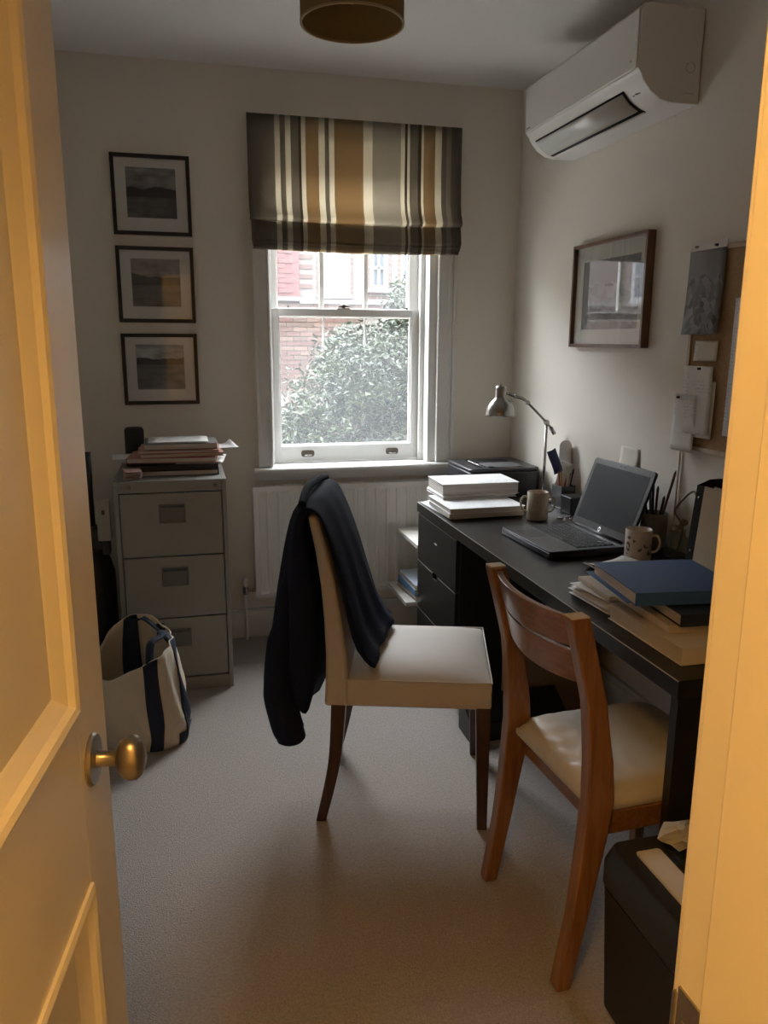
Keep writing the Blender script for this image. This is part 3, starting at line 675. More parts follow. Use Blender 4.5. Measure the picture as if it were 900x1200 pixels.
poster = sheet('photo_calendar', 2.335, 2.155, 1.475, 1.755, .020, town_m, 'dark glossy town photograph pinned to the top of cork board', curl=.012, pin=(2.20, 1.742), cat='photograph', foot=.0)
MB().box(-.0215, -.0205, -.09, .09, .258, .281).build('white_border', plain_m, poster)
MB().lathe([(0, 0), (.004, -.001), (.005, -.004), (.003, -.008), (.0045, -.011), (0, -.012)], (-.0215, .05-.0, .270), 12, 'X').build('push_pin', brass_m, poster, smooth=True)
town_gloss = MATS['town_photo']; town_gloss.node_tree.nodes['Principled BSDF'].inputs['Coat Weight'].default_value = .12; town_gloss.node_tree.nodes['Principled BSDF'].inputs['Coat Roughness'].default_value = .25
note_m = print_mat('handwritten_note', (.66, .63, .56), (.2, .18, .15), 2, .012)
letter_m = print_mat('pinned_letter', (.72, .71, .69), (.35, .35, .36), 2, .011)
sheet('postcard', 2.272, 2.158, 1.392, 1.455, .019, note_m, 'small torn cream card pinned between the poster and the letter', curl=.003, cat='card')
sheet('letter', 2.312, 2.165, 1.160, 1.376, .024, letter_m, 'long white letter hanging from a dark pin mid cork board', curl=.006, pin=(2.228, 1.368), skew=-.008)
sheet('folded_leaflet', 2.250, 2.150, 1.150, 1.330, .020, plain_m, 'white folded leaflet tucked behind the pinned letter', curl=.003)
sheet('receipt_sheet', 2.345, 2.225, 1.098, 1.283, .030, letter_m, 'narrow white sheet pinned at lower left corner of cork board', curl=.006, pin=(2.318, 1.272), skew=-.004)
sheet('notice_sheet', 2.095, 1.90, 1.17, 1.58, .019, letter_m, 'tall white notice on the cork board beside the doorway', curl=.004)
sheet('wall_note', 2.700, 2.572, .99, 1.062, .002, mat('cream_note', (.66, .63, .56), .8), 'small cream note stuck to right wall behind the laptop screen', curl=.008)
tag(child := MB().tube([(XR-.006, 2.322, 1.10), (XR-.006, 2.325, .9), (XR-.006, 2.33, .76), (XR-.006, 2.33, .60)], .0035, 8).build('wall_cable', mat('cream_cable', (.62, .58, .50), .5), smooth=True), 'cream cable running down the right wall below the cork board', 'cable')

# ------------------------------------------------------------------ filing cabinet
CX0, CX1, CY0, CY1, CZ = -.290, .148, 3.205, 3.72, .902
fc = empty('filing_cabinet', ((CX0+CX1)/2, (CY0+CY1)/2, 0), label='grey green three drawer metal filing cabinet under the photographs', cat='cabinet')
cbx = MB(); t_ = .018
cbx.box(CX0, CX0+t_, CY0, CY1, 0, CZ); cbx.box(CX1-t_, CX1, CY0, CY1, 0, CZ); cbx.box(CX0+t_, CX1-t_, CY1-.01, CY1, 0, CZ); cbx.box(CX0+t_, CX1-t_, CY0, CY1-.01, CZ-.046, CZ); cbx.box(CX0+t_, CX1-t_, CY0, CY1-.01, 0, .056)
child_local(cbx, 'body', cab_m, fc, bevel=.002)
for z0, z1 in ((.592, .851), (.328, .587), (.062, .323)):
    d = child_local(MB().box(CX0+t_+.003, CX1-t_-.003, CY0+.002, CY0+.40, z0, z1), 'drawer', cab_m, fc, bevel=.0025)
    hx0, hx1, hz1 = -.122, -.018, z1-.045
    hz0 = hz1-.078
    # recessed pull: raised rim, dark recess plate, lip
    h = MB(); h.box(hx0, hx1, CY0-.003, CY0+.002, hz0, hz0+.006); h.box(hx0, hx1, CY0-.003, CY0+.002, hz1-.006, hz1); h.box(hx0, hx0+.006, CY0-.003, CY0+.002, hz0+.006, hz1-.006); h.box(hx1-.006, hx1, CY0-.003, CY0+.002, hz0+.006, hz1-.006)
    o = child_local(h, 'handle', cabdark_m, fc, bevel=.001); o.parent = d; o.location = Vector((0, 0, 0))-Vector((0, 0, 0)); o.matrix_parent_inverse = Matrix.Identity(4)
    h = MB(); h.box(hx0+.006, hx1-.006, CY0-.0005, CY0+.002, hz0+.006, hz1-.006)
    o = h.build('recess', cabdark_m); o.parent = d
    h = MB().prism([(CY0, hz1-.006), (CY0-.012, hz1-.012), (CY0-.012, hz1-.03), (CY0, hz1-.024)], hx0+.006, hx1-.006, 'X'); o = h.build('pull_lip', cabdark_m); o.parent = d
child_local(MB().box(CX0+.03, CX0+.066, CY0-.0015, CY0, CZ-.030, CZ-.018), 'name_plate', steel_m, fc)
child_local(MB().lathe([(0, 0), (.009, 0), (.009, -.004), (0, -.005)], (CX1-.045, CY0, CZ-.024), 16, 'Y'), 'lock', cabdark_m, fc)

# ---- papers on the cabinet: each folder or bundle is its own object
def slab(name, m, cx, cy, z0, w, d, h, rz, label, cat, group=None, cover=None, bevel=.0015, sag=0, jit=0, edge=None):
    """bundle: pages block with optional cover sheets"""
    e = empty(name, (cx, cy, z0), R(rz), label, cat, group)
    if cover is None:
        MB().box(-w/2, w/2, -d/2, d/2, 0, h).build('pages', m, e, bevel=bevel)
    else:
        ct = .0022
        MB().box(-w/2+.004, w/2-.004, -d/2+.004, d/2-.004, ct, h-ct).build('pages', m, e, bevel=.001)
        MB().box(-w/2, w/2, -d/2, d/2, 0, ct).build('back_cover', cover, e, bevel=.0008)
        MB().box(-w/2, w/2, -d/2, d/2, h-ct, h).build('front_cover', cover, e, bevel=.0008)
        if edge:   # spine on one side
            b = {'-y': (-w/2, w/2, -d/2-.001, -d/2+.003), '+y': (-w/2, w/2, d/2-.003, d/2+.001), '+x': (w/2-.003, w/2+.001, -d/2, d/2), '-x': (-w/2-.001, -w/2+.003, -d/2, d/2)}[edge]
            MB().box(b[0], b[1], b[2], b[3], 0, h).build('spine', cover, e, bevel=.001)
    return e
def loose(name, m, cx, cy, z0, w, d, n, rz, label, cat='paper', group=None, amp=.004, th=.0012, spread=.008, seed=1, lift=0):
    """a few loose curling sheets fanned on top of each other"""
    e = empty(name, (cx, cy, z0), R(rz), label, cat, group); rr = random.Random(seed)
    for i in range(n):
        ox, oy, a = rr.uniform(-spread, spread), rr.uniform(-spread, spread), rr.uniform(-.05, .05)
        rows = []
        for j in range(8):
            v = j/7-.5; row = []
            for k in range(8):
                u = k/7-.5
                x, y = u*w, v*d
                z = i*th*1.5 + th + amp*(abs(u*2)**3)*(1+math.sin(3*v+i))*.5 + lift*(max(0, -u*2)**2.5)
                row.append((ox+x*math.cos(a)-y*math.sin(a), oy+x*math.sin(a)+y*math.cos(a), z))
            rows.append(row)
        MB().grid(rows).build('sheet', m, e, smooth=True, solid=.0006)
    return e
gcab = 'papers stacked on the filing cabinet'
pink_m = mat('pink_folder', (.50, .26, .20), .8, noise=.1, nscale=30)
dk_m = mat('black_folder', (.018, .018, .022), .5)
navy_m = mat('navy_binder', (.012, .018, .035), .45)
greyf_m = mat('grey_folder', (.24, .23, .22), .7)
z = CZ+.001
slab('black_folder', pages_m, -.030, 3.43, z, .31, .24, .022, -1, 'thin black folder at the very bottom of cabinet papers', 'folder', gcab, cover=dk_m, edge='+x'); z += .023
slab('black_binder', dk_m, -.036, 3.44, z, .32, .25, .020, 1, 'black ring binder near bottom of cabinet papers', 'binder', gcab, cover=dk_m); z += .021
loose('white_sheets', plain_m, .06, 3.45, z, .19, .25, 3, -4, 'white sheets poking out right above the black binder', group=gcab, amp=.003, seed=3); z += .008
slab('pink_folder', pages_m, -.055, 3.45, z, .36, .25, .020, -5, 'lower pink cardboard folder in the cabinet pile', 'folder', gcab, cover=pink_m); z += .021
slab('pink_folder', kraft_m, -.028, 3.46, z, .34, .25, .016, 4, 'middle pink folder sandwiched in the cabinet pile', 'folder', gcab, cover=pink_m); z += .017
slab('pink_folder', pages_m, -.03, 3.45, z, .33, .24, .012, -1, 'topmost pink folder under the grey folder', 'folder', gcab, cover=pink_m); z += .013
slab('grey_folder', pages_m, -.025, 3.46, z, .30, .23, .024, 1, 'grey folder of pages near top of cabinet pile', 'folder', gcab, cover=greyf_m); z += .025
loose('letter_pad', plain_m, -.035, 3.46, z, .24, .21, 3, -2, 'bright white sheets on top of the cabinet pile', group=gcab, amp=.001, seed=5, spread=.003)
loose('envelope', plain_m, -.238, 3.43, CZ+.068, .12, .16, 2, 8, 'cream envelopes jutting out left of the cabinet pile', group=gcab, amp=0, seed=8)
loose('pink_note', mat('pink_paper', (.58, .36, .30), .8), -.22, 3.29, CZ+.002, .07, .12, 4, 6, 'small pink paper bundle at left edge of cabinet top', group=gcab, amp=.0, th=.006, seed=9, spread=.003)
loose('curled_sheet', plain_m, .155, 3.50, z-.035, .10, .14, 1, 12, 'curling cream sheet sticking out right of cabinet pile', group=gcab, amp=.02, seed=11)
spk = empty('speaker', (-.222, 3.61, CZ), 0, 'small black cylindrical speaker behind papers on cabinet', 'speaker')
MB().lathe([(0, .002), (.038, .002), (.041, .008), (.041, .160), (.038, .168), (.03, .171), (0, .171)], seg=32).build('body', mat('speaker_mesh', (.015, .015, .016), .8, bump=.3, bscale=600), spk, smooth=True, angle=50)
MB().lathe([(.031, .1705), (.036, .1725), (.031, .173)], seg=32).build('top_ring', black_pl, spk, smooth=True)
# dark appliance left of the cabinet
va = empty('vacuum_cleaner', (-.40, 3.33, 0), 0, 'dark upright vacuum cleaner in the gap left of filing cabinet', 'vacuum cleaner')
vb = mat('dark_vacuum_plastic', (.018, .017, .016), .5)
MB().box(-.10, .10, -.16, .12, .005, .09).build('floor_head', vb, va, bevel=.02, seg=3)
MB().lathe([(0, .09), (.075, .09), (.085, .13), (.085, .50), (.07, .56), (.045, .60), (0, .60)], (0, .02, 0), 24).build('dust_bin', vb, va, smooth=True, angle=50)
MB().box(-.055, .055, -.03, .07, .60, .70).build('motor_housing', vb, va, bevel=.02, seg=3)
MB().tube([(0, .03, .68), (0, .05, .86), (0, .07, 1.0)], [.018, .016, .016], 14).build('handle_tube', vb, va, smooth=True)
MB().box(.040, .092, -.115, -.075, .665, .83).build('grey_panel', mat('warm_grey_plastic', (.30, .29, .25), .5), va, bevel=.006)
MB().prism(rrect(.060, .072, .772, .792, .005), -.117, -.114, 'Y').build('switch', black_pl, va)
MB().box(.05, .08, -.085, -.02, .60, .74).build('panel_arm', vb, va, bevel=.004)

# ------------------------------------------------------------------ tote bag
canvas_m = mat('cream_canvas', (.60, .52, .39), .9, noise=.08, nscale=20, bump=.25, bscale=700, bdist=.001)
navyc_m = mat('navy_canvas', (.012, .017, .035), .85, bump=.25, bscale=700, bdist=.001)
bag = empty('tote_bag', (-.21, 2.82, 0), 0, 'slouching cream canvas tote bag with navy straps on carpet', 'bag')
def W_(p): return Vector(p)-Vector((-.21, 2.82, 0))
bot = [(-.31, 2.735, .004), (-.205, 2.705, .004), (-.115, 2.715, .004), (-.058, 2.775, .004), (-.062, 2.875, .004), (-.14, 2.935, .004), (-.27, 2.945, .004), (-.33, 2.86, .004)]
lowr = [(-.325, 2.725, .07), (-.20, 2.690, .07), (-.105, 2.705, .07), (-.050, 2.775, .075), (-.052, 2.885, .08), (-.14, 2.95, .07), (-.28, 2.955, .07), (-.35, 2.86, .07)]
mid = [(-.335, 2.725, .17), (-.21, 2.700, .18), (-.110, 2.715, .185), (-.066, 2.79, .20), (-.064, 2.89, .22), (-.15, 2.955, .24), (-.29, 2.96, .23), (-.36, 2.86, .19)]
rim = [(-.325, 2.745, .275), (-.215, 2.725, .315), (-.120, 2.745, .355), (-.093, 2.82, .375), (-.098, 2.895, .385), (-.175, 2.945, .44), (-.275, 2.955, .42), (-.355, 2.86, .33)]
rings = [catmull([W_(p) for p in q], 5, True) for q in (bot, lowr, mid, rim)]
NU = len(rings[0])
def surf(u, v):
    """u in [0,NU), v in 0..1 bottom to rim"""
    i0 = int(math.floor(u)) % NU; fu = u-math.floor(u)
    P = [r[i0].lerp(r[(i0+1) % NU], fu) for r in rings]
    c = catmull(P, 8); t = v*(len(c)-1); k = min(len(c)-2, int(t)); return c[k].lerp(c[k+1], t-k)
cen = Vector((0, 0, .15))
rows = []
for j in range(13):
    rows.append([surf(u, j/12) + Vector((0, 0, 0)) + (surf(u, j/12)-Vector((0, 0, surf(u, j/12).z))).normalized()*(.006*math.sin(u*1.7+j*.9)*min(1, j/4)) for u in range(NU)])
bd = MB().grid(rows, closed=True); bd.f.append(tuple(range(NU)))
bd.build('canvas_body', canvas_m, bag, smooth=True, solid=.005)
def strap(name, u0, u1, v0, v1, off, m, n=14, k=4):
    rr = []
    for j in range(n+1):
        v = v0+(v1-v0)*j/n; row = []
        for i in range(k+1):
            u = u0+(u1-u0)*i/k; p = surf(u, v); h = Vector((p.x-cen.x, p.y-cen.y, 0)).normalized()
            row.append(p+h*(off+.006*math.sin(u*1.7+v*12*.9)*min(1, v*3)))
        rr.append(row)
    return MB().grid(rr).build(name, m, bag, smooth=True, solid=.003)
strap('strap', 6.2, 8.6, .02, 1.0, .006, navyc_m)
strap('strap', 14.2, 16.6, .12, 1.0, .006, navyc_m)
strap('strap', 27.0, 29.5, .25, 1.0, -.008, navyc_m)
strap('base_patch', 12.2, 17.8, .0, .24, .007, navyc_m)
a_ = surf(7.4, .98); b_ = surf(15.4, .98)
hnd = catmull([a_, a_+Vector((.005, .05, .055)), (a_+b_)/2+Vector((.0, .045, .045)), b_+Vector((-.03, .03, .03)), b_], 6)
def ribbon(pts, w, m, name, wv=(0, 0, 1)):
    rows = []
    for i, p_ in enumerate(pts):
        t = (pts[min(i+1, len(pts)-1)]-pts[max(0, i-1)]).normalized(); s_ = t.cross(Vector(wv)).normalized()
        rows.append([p_-s_*w/2, p_, p_+s_*w/2])
    return MB().grid(rows).build(name, m, bag, smooth=True, solid=.004)
ribbon(hnd, .03, navyc_m, 'handle')
c_ = surf(28.2, .97); d_ = surf(22.5, .98)
ribbon(catmull([c_, c_+Vector((.03, -.03, .0)), (c_+d_)/2+Vector((0, -.03, .02)), d_+Vector((.0, -.02, -.02)), d_], 6), .03, navyc_m, 'handle')

# ------------------------------------------------------------------ upholstered chair and the jacket on it
tan_m = mat('tan_upholstery', (.61, .555, .485), .62, noise=.05, nscale=10, bump=.12, bscale=500, sheen=.1)
dleg_m = wood_mat('dark_stained_wood', (.045, .020, .012), (.085, .04, .024), 'Z', rough=.35)
ch1 = empty('upholstered_chair', (.65, 2.29, 0), R(-17.5), 'tan upholstered dining chair with dark wooden legs, jacket on its back', 'chair')
def leg(name, top, foot, w0, w1, m, parent, mid=None):
    pts = [Vector(top)] + ([Vector(mid)] if mid else []) + [Vector(foot)]
    pts = catmull(pts, 6) if mid else pts
    secs = []
    for i, q in enumerate(pts):
        w = w0+(w1-w0)*i/(len(pts)-1); h = w/2
        secs.append([(q.x-h, q.y-h, q.z), (q.x+h, q.y-h, q.z), (q.x+h, q.y+h, q.z), (q.x-h, q.y+h, q.z)])
    return MB().sweep(secs).build(name, m, parent, bevel=.003)
for sy in (-1, 1):
    leg('leg', (.238, sy*.212, .395), (.245, sy*.222, 0), .044, .030, dleg_m, ch1)
    leg('leg', (-.190, sy*.212, .395), (-.248, sy*.210, 0), .044, .030, dleg_m, ch1, mid=(-.205, sy*.212, .20))
# seat: crowned cushion-like slab
rows = []
nx, ny = 16, 14
sx0, sx1, sy_ = -.172, .262, .230
def seat_top(u, v): return .474+.034*(1-(2*u-1)**4)*(1-(2*v-1)**4)
top = [[(sx0+(sx1-sx0)*i/nx, -sy_+2*sy_*j/ny, seat_top(i/nx, j/ny)) for j in range(ny+1)] for i in range(nx+1)]
sm = MB(); sm.grid(top)
def ring_of(g): return [g[i][0] for i in range(len(g))] + [g[-1][j] for j in range(1, len(g[0]))] + [g[i][-1] for i in range(len(g)-2, -1, -1)] + [g[0][j] for j in range(len(g[0])-2, 0, -1)]
per = ring_of(top); lowp = [(x, y, .389) for x, y, z in per]
sm.grid([lowp, per], closed=True); sm.f.append(tuple(range(len(sm.v)-2*len(per), len(sm.v)-len(per))))
so = sm.build('seat', tan_m, ch1); 
bm = bmesh.new(); bm.from_mesh(so.data); bmesh.ops.remove_doubles(bm, verts=bm.verts, dist=.0005); bmesh.ops.recalc_face_normals(bm, faces=bm.faces); bm.to_mesh(so.data); bm.free()
so.data.shade_smooth(); b_ = so.modifiers.new('b', 'BEVEL'); b_.width = .010; b_.segments = 3; b_.limit_method = 'ANGLE'; b_.angle_limit = R(50)
MB().tube([Vector((x, y, z+.001)) for x, y, z in [per[i] for i in range(0, len(per))]] + [per[0]], .0022, 6).build('piping', tan_m, ch1, smooth=True)
# backrest: curved slab, profile in x-z
bp_ = [(-.232, -.160, .389), (-.228, -.160, .46), (-.226, -.165, .55), (-.230, -.180, .66), (-.238, -.196, .76), (-.252, -.216, .86), (-.268, -.238, .94), (-.274, -.248, .968)]
MB().sweep([[(a, -.234, z), (b, -.234, z), (b, 0, z+.0), (b, .234, z), (a, .234, z), (a, 0, z)] for a, b, z in bp_]).build('backrest', tan_m, ch1, smooth=True, bevel=.010, seg=3, angle=40)

jm = mat('navy_wool', (.0078, .0115, .030), .85, spec=.2, noise=.25, nscale=50, bump=.3, bscale=300, bdist=.002)
jk = empty('navy_jacket', (.65, 2.29, 0), R(-17.5), 'dark navy jacket draped over the back of the tan chair', 'jacket')
jout = [(-.330, .318), (-.392, .37), (-.400, .48), (-.390, .60), (-.374, .73), (-.354, .85), (-.334, .94), (-.310, .992), (-.272, 1.012), (-.238, .995), (-.212, .945), (-.184, .86), (-.155, .75), (-.128, .64), (-.104, .56), (-.066, .526)]
jin = [(-.275, .345), (-.258, .42), (-.252, .50), (-.250, .60), (-.256, .73), (-.270, .85), (-.285, .93), (-.283, .975), (-.259, .986), (-.237, .970), (-.222, .93), (-.205, .86), (-.182, .76), (-.157, .65), (-.142, .57), (-.085, .513)]
rows = []; NV = 26; nj = len(jout)
for j in range(NV+1):
    v = j/NV; y = -.252+.492*v; edge = min(1, min(v, 1-v)*5)
    ro, ri = [], []
    for i in range(nj):
        (x, z), (xi, zi) = jout[i], jin[i]
        low = max(0, (.80-z)/.45); rear = i < 8
        f = .012*math.sin(8*v+z*3.2+.5)+.007*math.sin(21*v+1.3+z*6)
        dz = (.035*math.sin(6.0*v+.9) if (rear and z < .5) else 0)
        dx = f*(.3+low)*(1.2 if rear else .7)
        if i >= 11: dx += .035*v*(i-10)/5
        k = .55+.45*edge       # plump middle, thinner at the two ends
        xm, zm = xi+(x-xi)*k, zi+(z-zi)*k
        dy = .010*math.sin(z*9+1)*(1-edge)
        ro.append((xm+dx, y+dy, zm+dz)); ri.append((xi+(dx*.6 if i >= 14 else 0), y+dy, zi+dz))
    rows.append(ro+ri[::-1])
jo = MB().grid(rows, closed=True); n_ = 2*nj
for base_, flip in ((0, 1), (NV*n_, -1)):
    for i in range(nj-1): jo.f.append((base_+i, base_+i+1, base_+n_-2-i, base_+n_-1-i)[::flip])
jo.build('jacket_body', jm, jk, smooth=True, subsurf=1)
MB().tube(catmull([(-.315, -.17, .86), (-.352, -.205, .62), (-.368, -.225, .45), (-.352, -.222, .34), (-.338, -.215, .285), (-.335, -.214, .262)], 5), [.012, .018, .024]+[.036]*3+[.045]*5+[.048]*8+[.044]*4+[.038, .036, .018], 14).build('sleeve', jm, jk, smooth=True)
MB().tube(catmull([(-.315, .12, .88), (-.365, .13, .62), (-.375, .14, .45), (-.36, .14, .36)], 5), .042, 14).build('sleeve', jm, jk, smooth=True)
MB().tube(catmull([(-.285, -.255, 1.0), (-.292, -.12, 1.022), (-.288, 0, 1.024), (-.285, .12, 1.016), (-.28, .22, 1.0)], 5), .012, 8).build('collar', jm, jk, smooth=True)

# ------------------------------------------------------------------ wooden chair
teak_m = wood_mat('orange_brown_wood', (.20, .085, .032), (.33, .16, .065), 'Z', rough=.33, coat=.3)
teakx_m = wood_mat('orange_brown_wood_rail', (.19, .08, .03), (.31, .15, .06), 'Y', rough=.3, coat=.4)
ch2 = empty('wooden_chair', (.768, 1.590, 0), R(3.0), 'orange-brown slat back wooden chair with cream seat pad at the desk', 'chair')
def postx(z):
    P = [(-.002, 0), (.030, .18), (.058, .38), (.066, .47), (.060, .56), (.040, .70), (.008, .82), (-.014, .90)]
    for (x0, z0), (x1, z1) in zip(P[:-1], P[1:]):
        if z <= z1: t = (z-z0)/(z1-z0); return x0+(x1-x0)*t
    return P[-1][0]
for sy in (-1, 1):
    cz = [0, .09, .18, .28, .38, .44, .47, .52, .56, .63, .70, .76, .82, .86, .897]
    secs = []
    for z in cz:
        x = postx(z); d = .026+.012*math.exp(-((z-.46)/.16)**2); w = .019
        if z < .3: d *= .80+.2*z/.3
        y = sy*.196
        secs.append([(x-d, y-w, z), (x+d*.75, y-w, z), (x+d*.75, y+w, z), (x-d, y+w, z)])
    p_ = MB().sweep(secs).build('back_post', teak_m, ch2, bevel=.005)
    x = postx(.897); c_ = MB().box(x-.023, x+.017, sy*.196-.0165, sy*.196+.0165, .8975, .9005).build('worn_end', mat('worn_pale_wood', (.68, .58, .44), .5), ch2); c_.parent = p_
    leg('front_leg', (.455, sy*.185, .43), (.462, sy*.19, 0), .040, .028, teak_m, ch2)
    MB().box(.09, .44, sy*.190-.011, sy*.190+.011, .375, .430).build('side_rail', teakx_m, ch2, bevel=.003)
def slat(z0, z1, name):
    rows_f, secs = [], []
    for j in range(17):
        v = j/16; y = -.180+.36*v; bow = -.036*(1-(2*v-1)**2)
        q = []
        for z, s_ in ((z0, -1), (z0, 1), (z1, 1), (z1, -1)):
            q.append((postx(z)+bow+s_*.009-.002, y, z - .010*(1-(2*v-1)**2)*(1 if z == z0 else 0)))
        secs.append(q)
    return MB().sweep(secs).build(name, teakx_m, ch2, bevel=.003)
slat(.822, .889, 'top_rail'); slat(.735, .806, 'lower_rail')
MB().box(.075, .098, -.178, .178, .375, .430).build('rear_rail', teakx_m, ch2, bevel=.003)
MB().box(.44, .462, -.165, .165, .375, .430).build('front_rail', teakx_m, ch2, bevel=.003)
# cushion with puckers
cs_m = mat('cream_leather', (.62, .575, .48), .42, noise=.05, nscale=14)
nx, ny = 30, 30
x0_, x1_, yw = .050, .470, .200
def ctop(u, v):
    e = (1-(2*u-1)**6)*(1-(2*v-1)**6)
    pk = .004*math.sin(38*v+6*math.sin(9*u))*math.exp(-((u-.10)/.10)**2)+.0025*math.sin(50*u+4*math.sin(8*v))*math.exp(-((u-.2)/.2)**2)
    return .452+.040*max(0, e)**.6+pk*e
def cxy(u, v):
    # posts notch: narrow the rear corners a little
    y = -yw+2*yw*v
    k = .9 if u < .10 else 1.0
    return (x0_+(x1_-x0_)*u, y*k)
top = [[(*cxy(i/nx, j/ny), ctop(i/nx, j/ny)) for j in range(ny+1)] for i in range(nx+1)]
per = ring_of(top); cm = MB(); cm.grid(top)
cm.grid([[(x*.98+.005, y*.985, .432) for x, y, z in per], [(x, y, .440) for x, y, z in per], per], closed=True)
co = cm.build('seat_pad', cs_m, ch2, smooth=True)
bm = bmesh.new(); bm.from_mesh(co.data); bmesh.ops.remove_doubles(bm, verts=bm.verts, dist=.0004); bmesh.ops.recalc_face_normals(bm, faces=bm.faces); bm.to_mesh(co.data); bm.free(); co.data.shade_smooth(); co.data.set_sharp_from_angle(angle=R(75))

# ------------------------------------------------------------------ desk
DF, DY0, DY1, DH = .984, 1.350, 3.300, .75
desk = empty('desk', (1.30, 2.35, 0), 0, 'long black-brown desk with drawer pedestal along the right wall', 'desk')
child_local(MB().box(DF, XR-.004, DY0, DY1, DH-.042, DH), 'desktop', blackwood_m, desk, bevel=.0015)
child_local(MB().box(DF+.006, XR-.02, DY0+.004, DY0+.030, 0, DH-.042), 'end_panel', blackwood_m, desk, bevel=.001)
child_local(MB().box(DF+.022, XR-.03, 2.775, 3.292, .05, DH-.042), 'pedestal', blackwood_m, desk, bevel=.001)
child_local(MB().box(DF+.045, XR-.05, 2.79, 3.28, 0, .05), 'plinth', blackwood_m, desk)
edge_m = mat('pale_edge', (.55, .52, .48), .5)  # pale strips along the top edges of desk and drawers
for i, (z0, z1) in enumerate(((.492, .700), (.272, .486), (.056, .266))):
    notch = .022 if i == 1 else 0; zc = 3.035
    P = [(2.778, z0), (3.289, z0), (3.289, z1)] + ([(zc+.036, z1), (zc+.030, z1-notch), (zc-.030, z1-notch), (zc-.036, z1)] if notch else []) + [(2.778, z1)]
    d = child_local(MB().prism(P, DF+.004, DF+.021, 'X'), 'drawer', blackwood_m, desk)
    h = MB()
    if i == 0: h.box(DF+.0025, DF+.004, zc-.016, zc+.016, z0+.126, z0+.131)
    elif i == 1: h.box(DF+.002, DF+.020, zc-.030, zc+.030, z1-notch, z1-notch+.002)
    else: h.box(DF+.0025, DF+.004, zc-.016, zc+.016, z1-.05, z1-.045)
    o = h.build('handle', steel_m if i != 0 else edge_m); o.parent = d; o.location = -Vector(desk.location); o.location = (0, 0, 0); 
    o = MB().box(DF+.0035, DF+.0045, 2.778, 3.289, z1-.0016, z1).build('top_edge', edge_m) if not notch else MB().box(DF+.0035, DF+.0045, 2.778, zc-.036, z1-.0016, z1).box(DF+.0035, DF+.0045, zc+.036, 3.289, z1-.0016, z1).build('top_edge', edge_m)
    o.parent = d
child_local(MB().box(DF-.0006, DF+.0008, DY0, DY1, DH-.0022, DH+.0003), 'pale_front_edge', edge_m, desk)
# things under the desk
ft = empty('foot_rest', (1.13, 2.56, 0), 0, 'low black foot rest on carpet under the desk', 'foot rest')
MB().prism([(-.065, .0), (.065, .0), (.065, .135), (.05, .14), (-.055, .085), (-.065, .075)], -.17, .22, 'X').build('wedge', black_pl, ft, bevel=.004)
cbx_ = empty('storage_box', (1.36, 2.80-.12, 0), 0, 'brown cardboard storage box in the shade under the desk', 'box')
kb = mat('brown_cardboard', (.22, .17, .12), .85, noise=.08, nscale=10)
MB().box(-.17, .17, -.045, .085, .0, .40).build('carton', kb, cbx_, bevel=.003)
MB().box(-.175, .175, -.05, .09, .36, .415).build('lid', kb, cbx_, bevel=.003)

# ------------------------------------------------------------------ white shelf unit behind the desk end, folders, printer
su = empty('shelf_unit', (1.28, 3.5, 0), 0, 'low white shelf unit between desk end and radiator', 'shelf')
wm = mat('white_laminate', (.72, .69, .63), .45)
child_local(MB().box(.990, XR-.03, 3.312, 3.665, .528, .546), 'shelf', wm, su, bevel=.001)
child_local(MB().box(.945, XR-.03, 3.330, 3.665, .252, .270), 'shelf', wm, su, bevel=.001)
child_local(MB().box(1.10, 1.12, 3.335, 3.66, .27, .528), 'upright', wm, su)
child_local(MB().box(1.10, 1.12, 3.335, 3.66, 0, .252), 'upright', wm, su)
child_local(MB().box(XR-.05, XR-.032, 3.335, 3.66, .27, .528), 'upright', wm, su)
child_local(MB().box(XR-.05, XR-.032, 3.335, 3.66, 0, .252), 'upright', wm, su)
bluef = mat('sky_blue_folder', (.10, .25, .46), .5); bluew = mat('pale_blue_folder', (.60, .68, .80), .6)
slab('blue_folder', pages_m, 1.035, 3.475, .271, .10, .27, .022, 4, 'grey edged folder at bottom of the low shelf stack', 'folder', 'folders on the low white shelf', cover=mat('mid_grey', (.25, .25, .27), .5))
slab('blue_folder', pages_m, 1.038, 3.475, .2945, .10, .27, .026, 2, 'sky blue folder in the middle of low shelf stack', 'folder', 'folders on the low white shelf', cover=bluef, edge='-x')
slab('blue_folder', pages_m, 1.040, 3.475, .3215, .10, .27, .024, 1, 'pale blue folder on top of the low shelf stack', 'folder', 'folders on the low white shelf', cover=bluew)
prn = empty('printer', (1.42, 3.51, .547), 0, 'black printer with paper slot standing beyond the desk end', 'printer')
pb = mat('printer_black', (.014, .014, .016), .4); pt = mat('printer_top_grey', (.035, .035, .037), .35)
MB().prism(rrect(-.175, .178, -.175, .175, .03), .0, .315, 'Z').build('body', pb, prn, bevel=.006)
MB().prism(rrect(-.172, .175, -.172, .172, .03), .315, .332, 'Z').build('top_cover', pt, prn, bevel=.008)
MB().prism(rrect(-.10, .10, .00, .11, .02), .3322, .3335, 'Z').build('output_slot', black_gap, prn)
MB().prism([(-.02, .334), (-.13, .334), (-.15, .340), (-.02, .338)], -.075, .09, 'X').build('output_tray', mat('tray_grey', (.16, .16, .165), .35), prn)
MB().prism(rrect(-.05, .09, -.155, -.13, .01), .333, .3385, 'Z').build('control_panel', mat('panel_silver', (.42, .42, .42), .3), prn)
o = MB().box(-.185, -.150, -.13, .02, .29, .2925).build('paper_sheet', plain_m, prn); o.rotation_euler = (0, R(28), 0); o.location = (-.09, 0, .0)

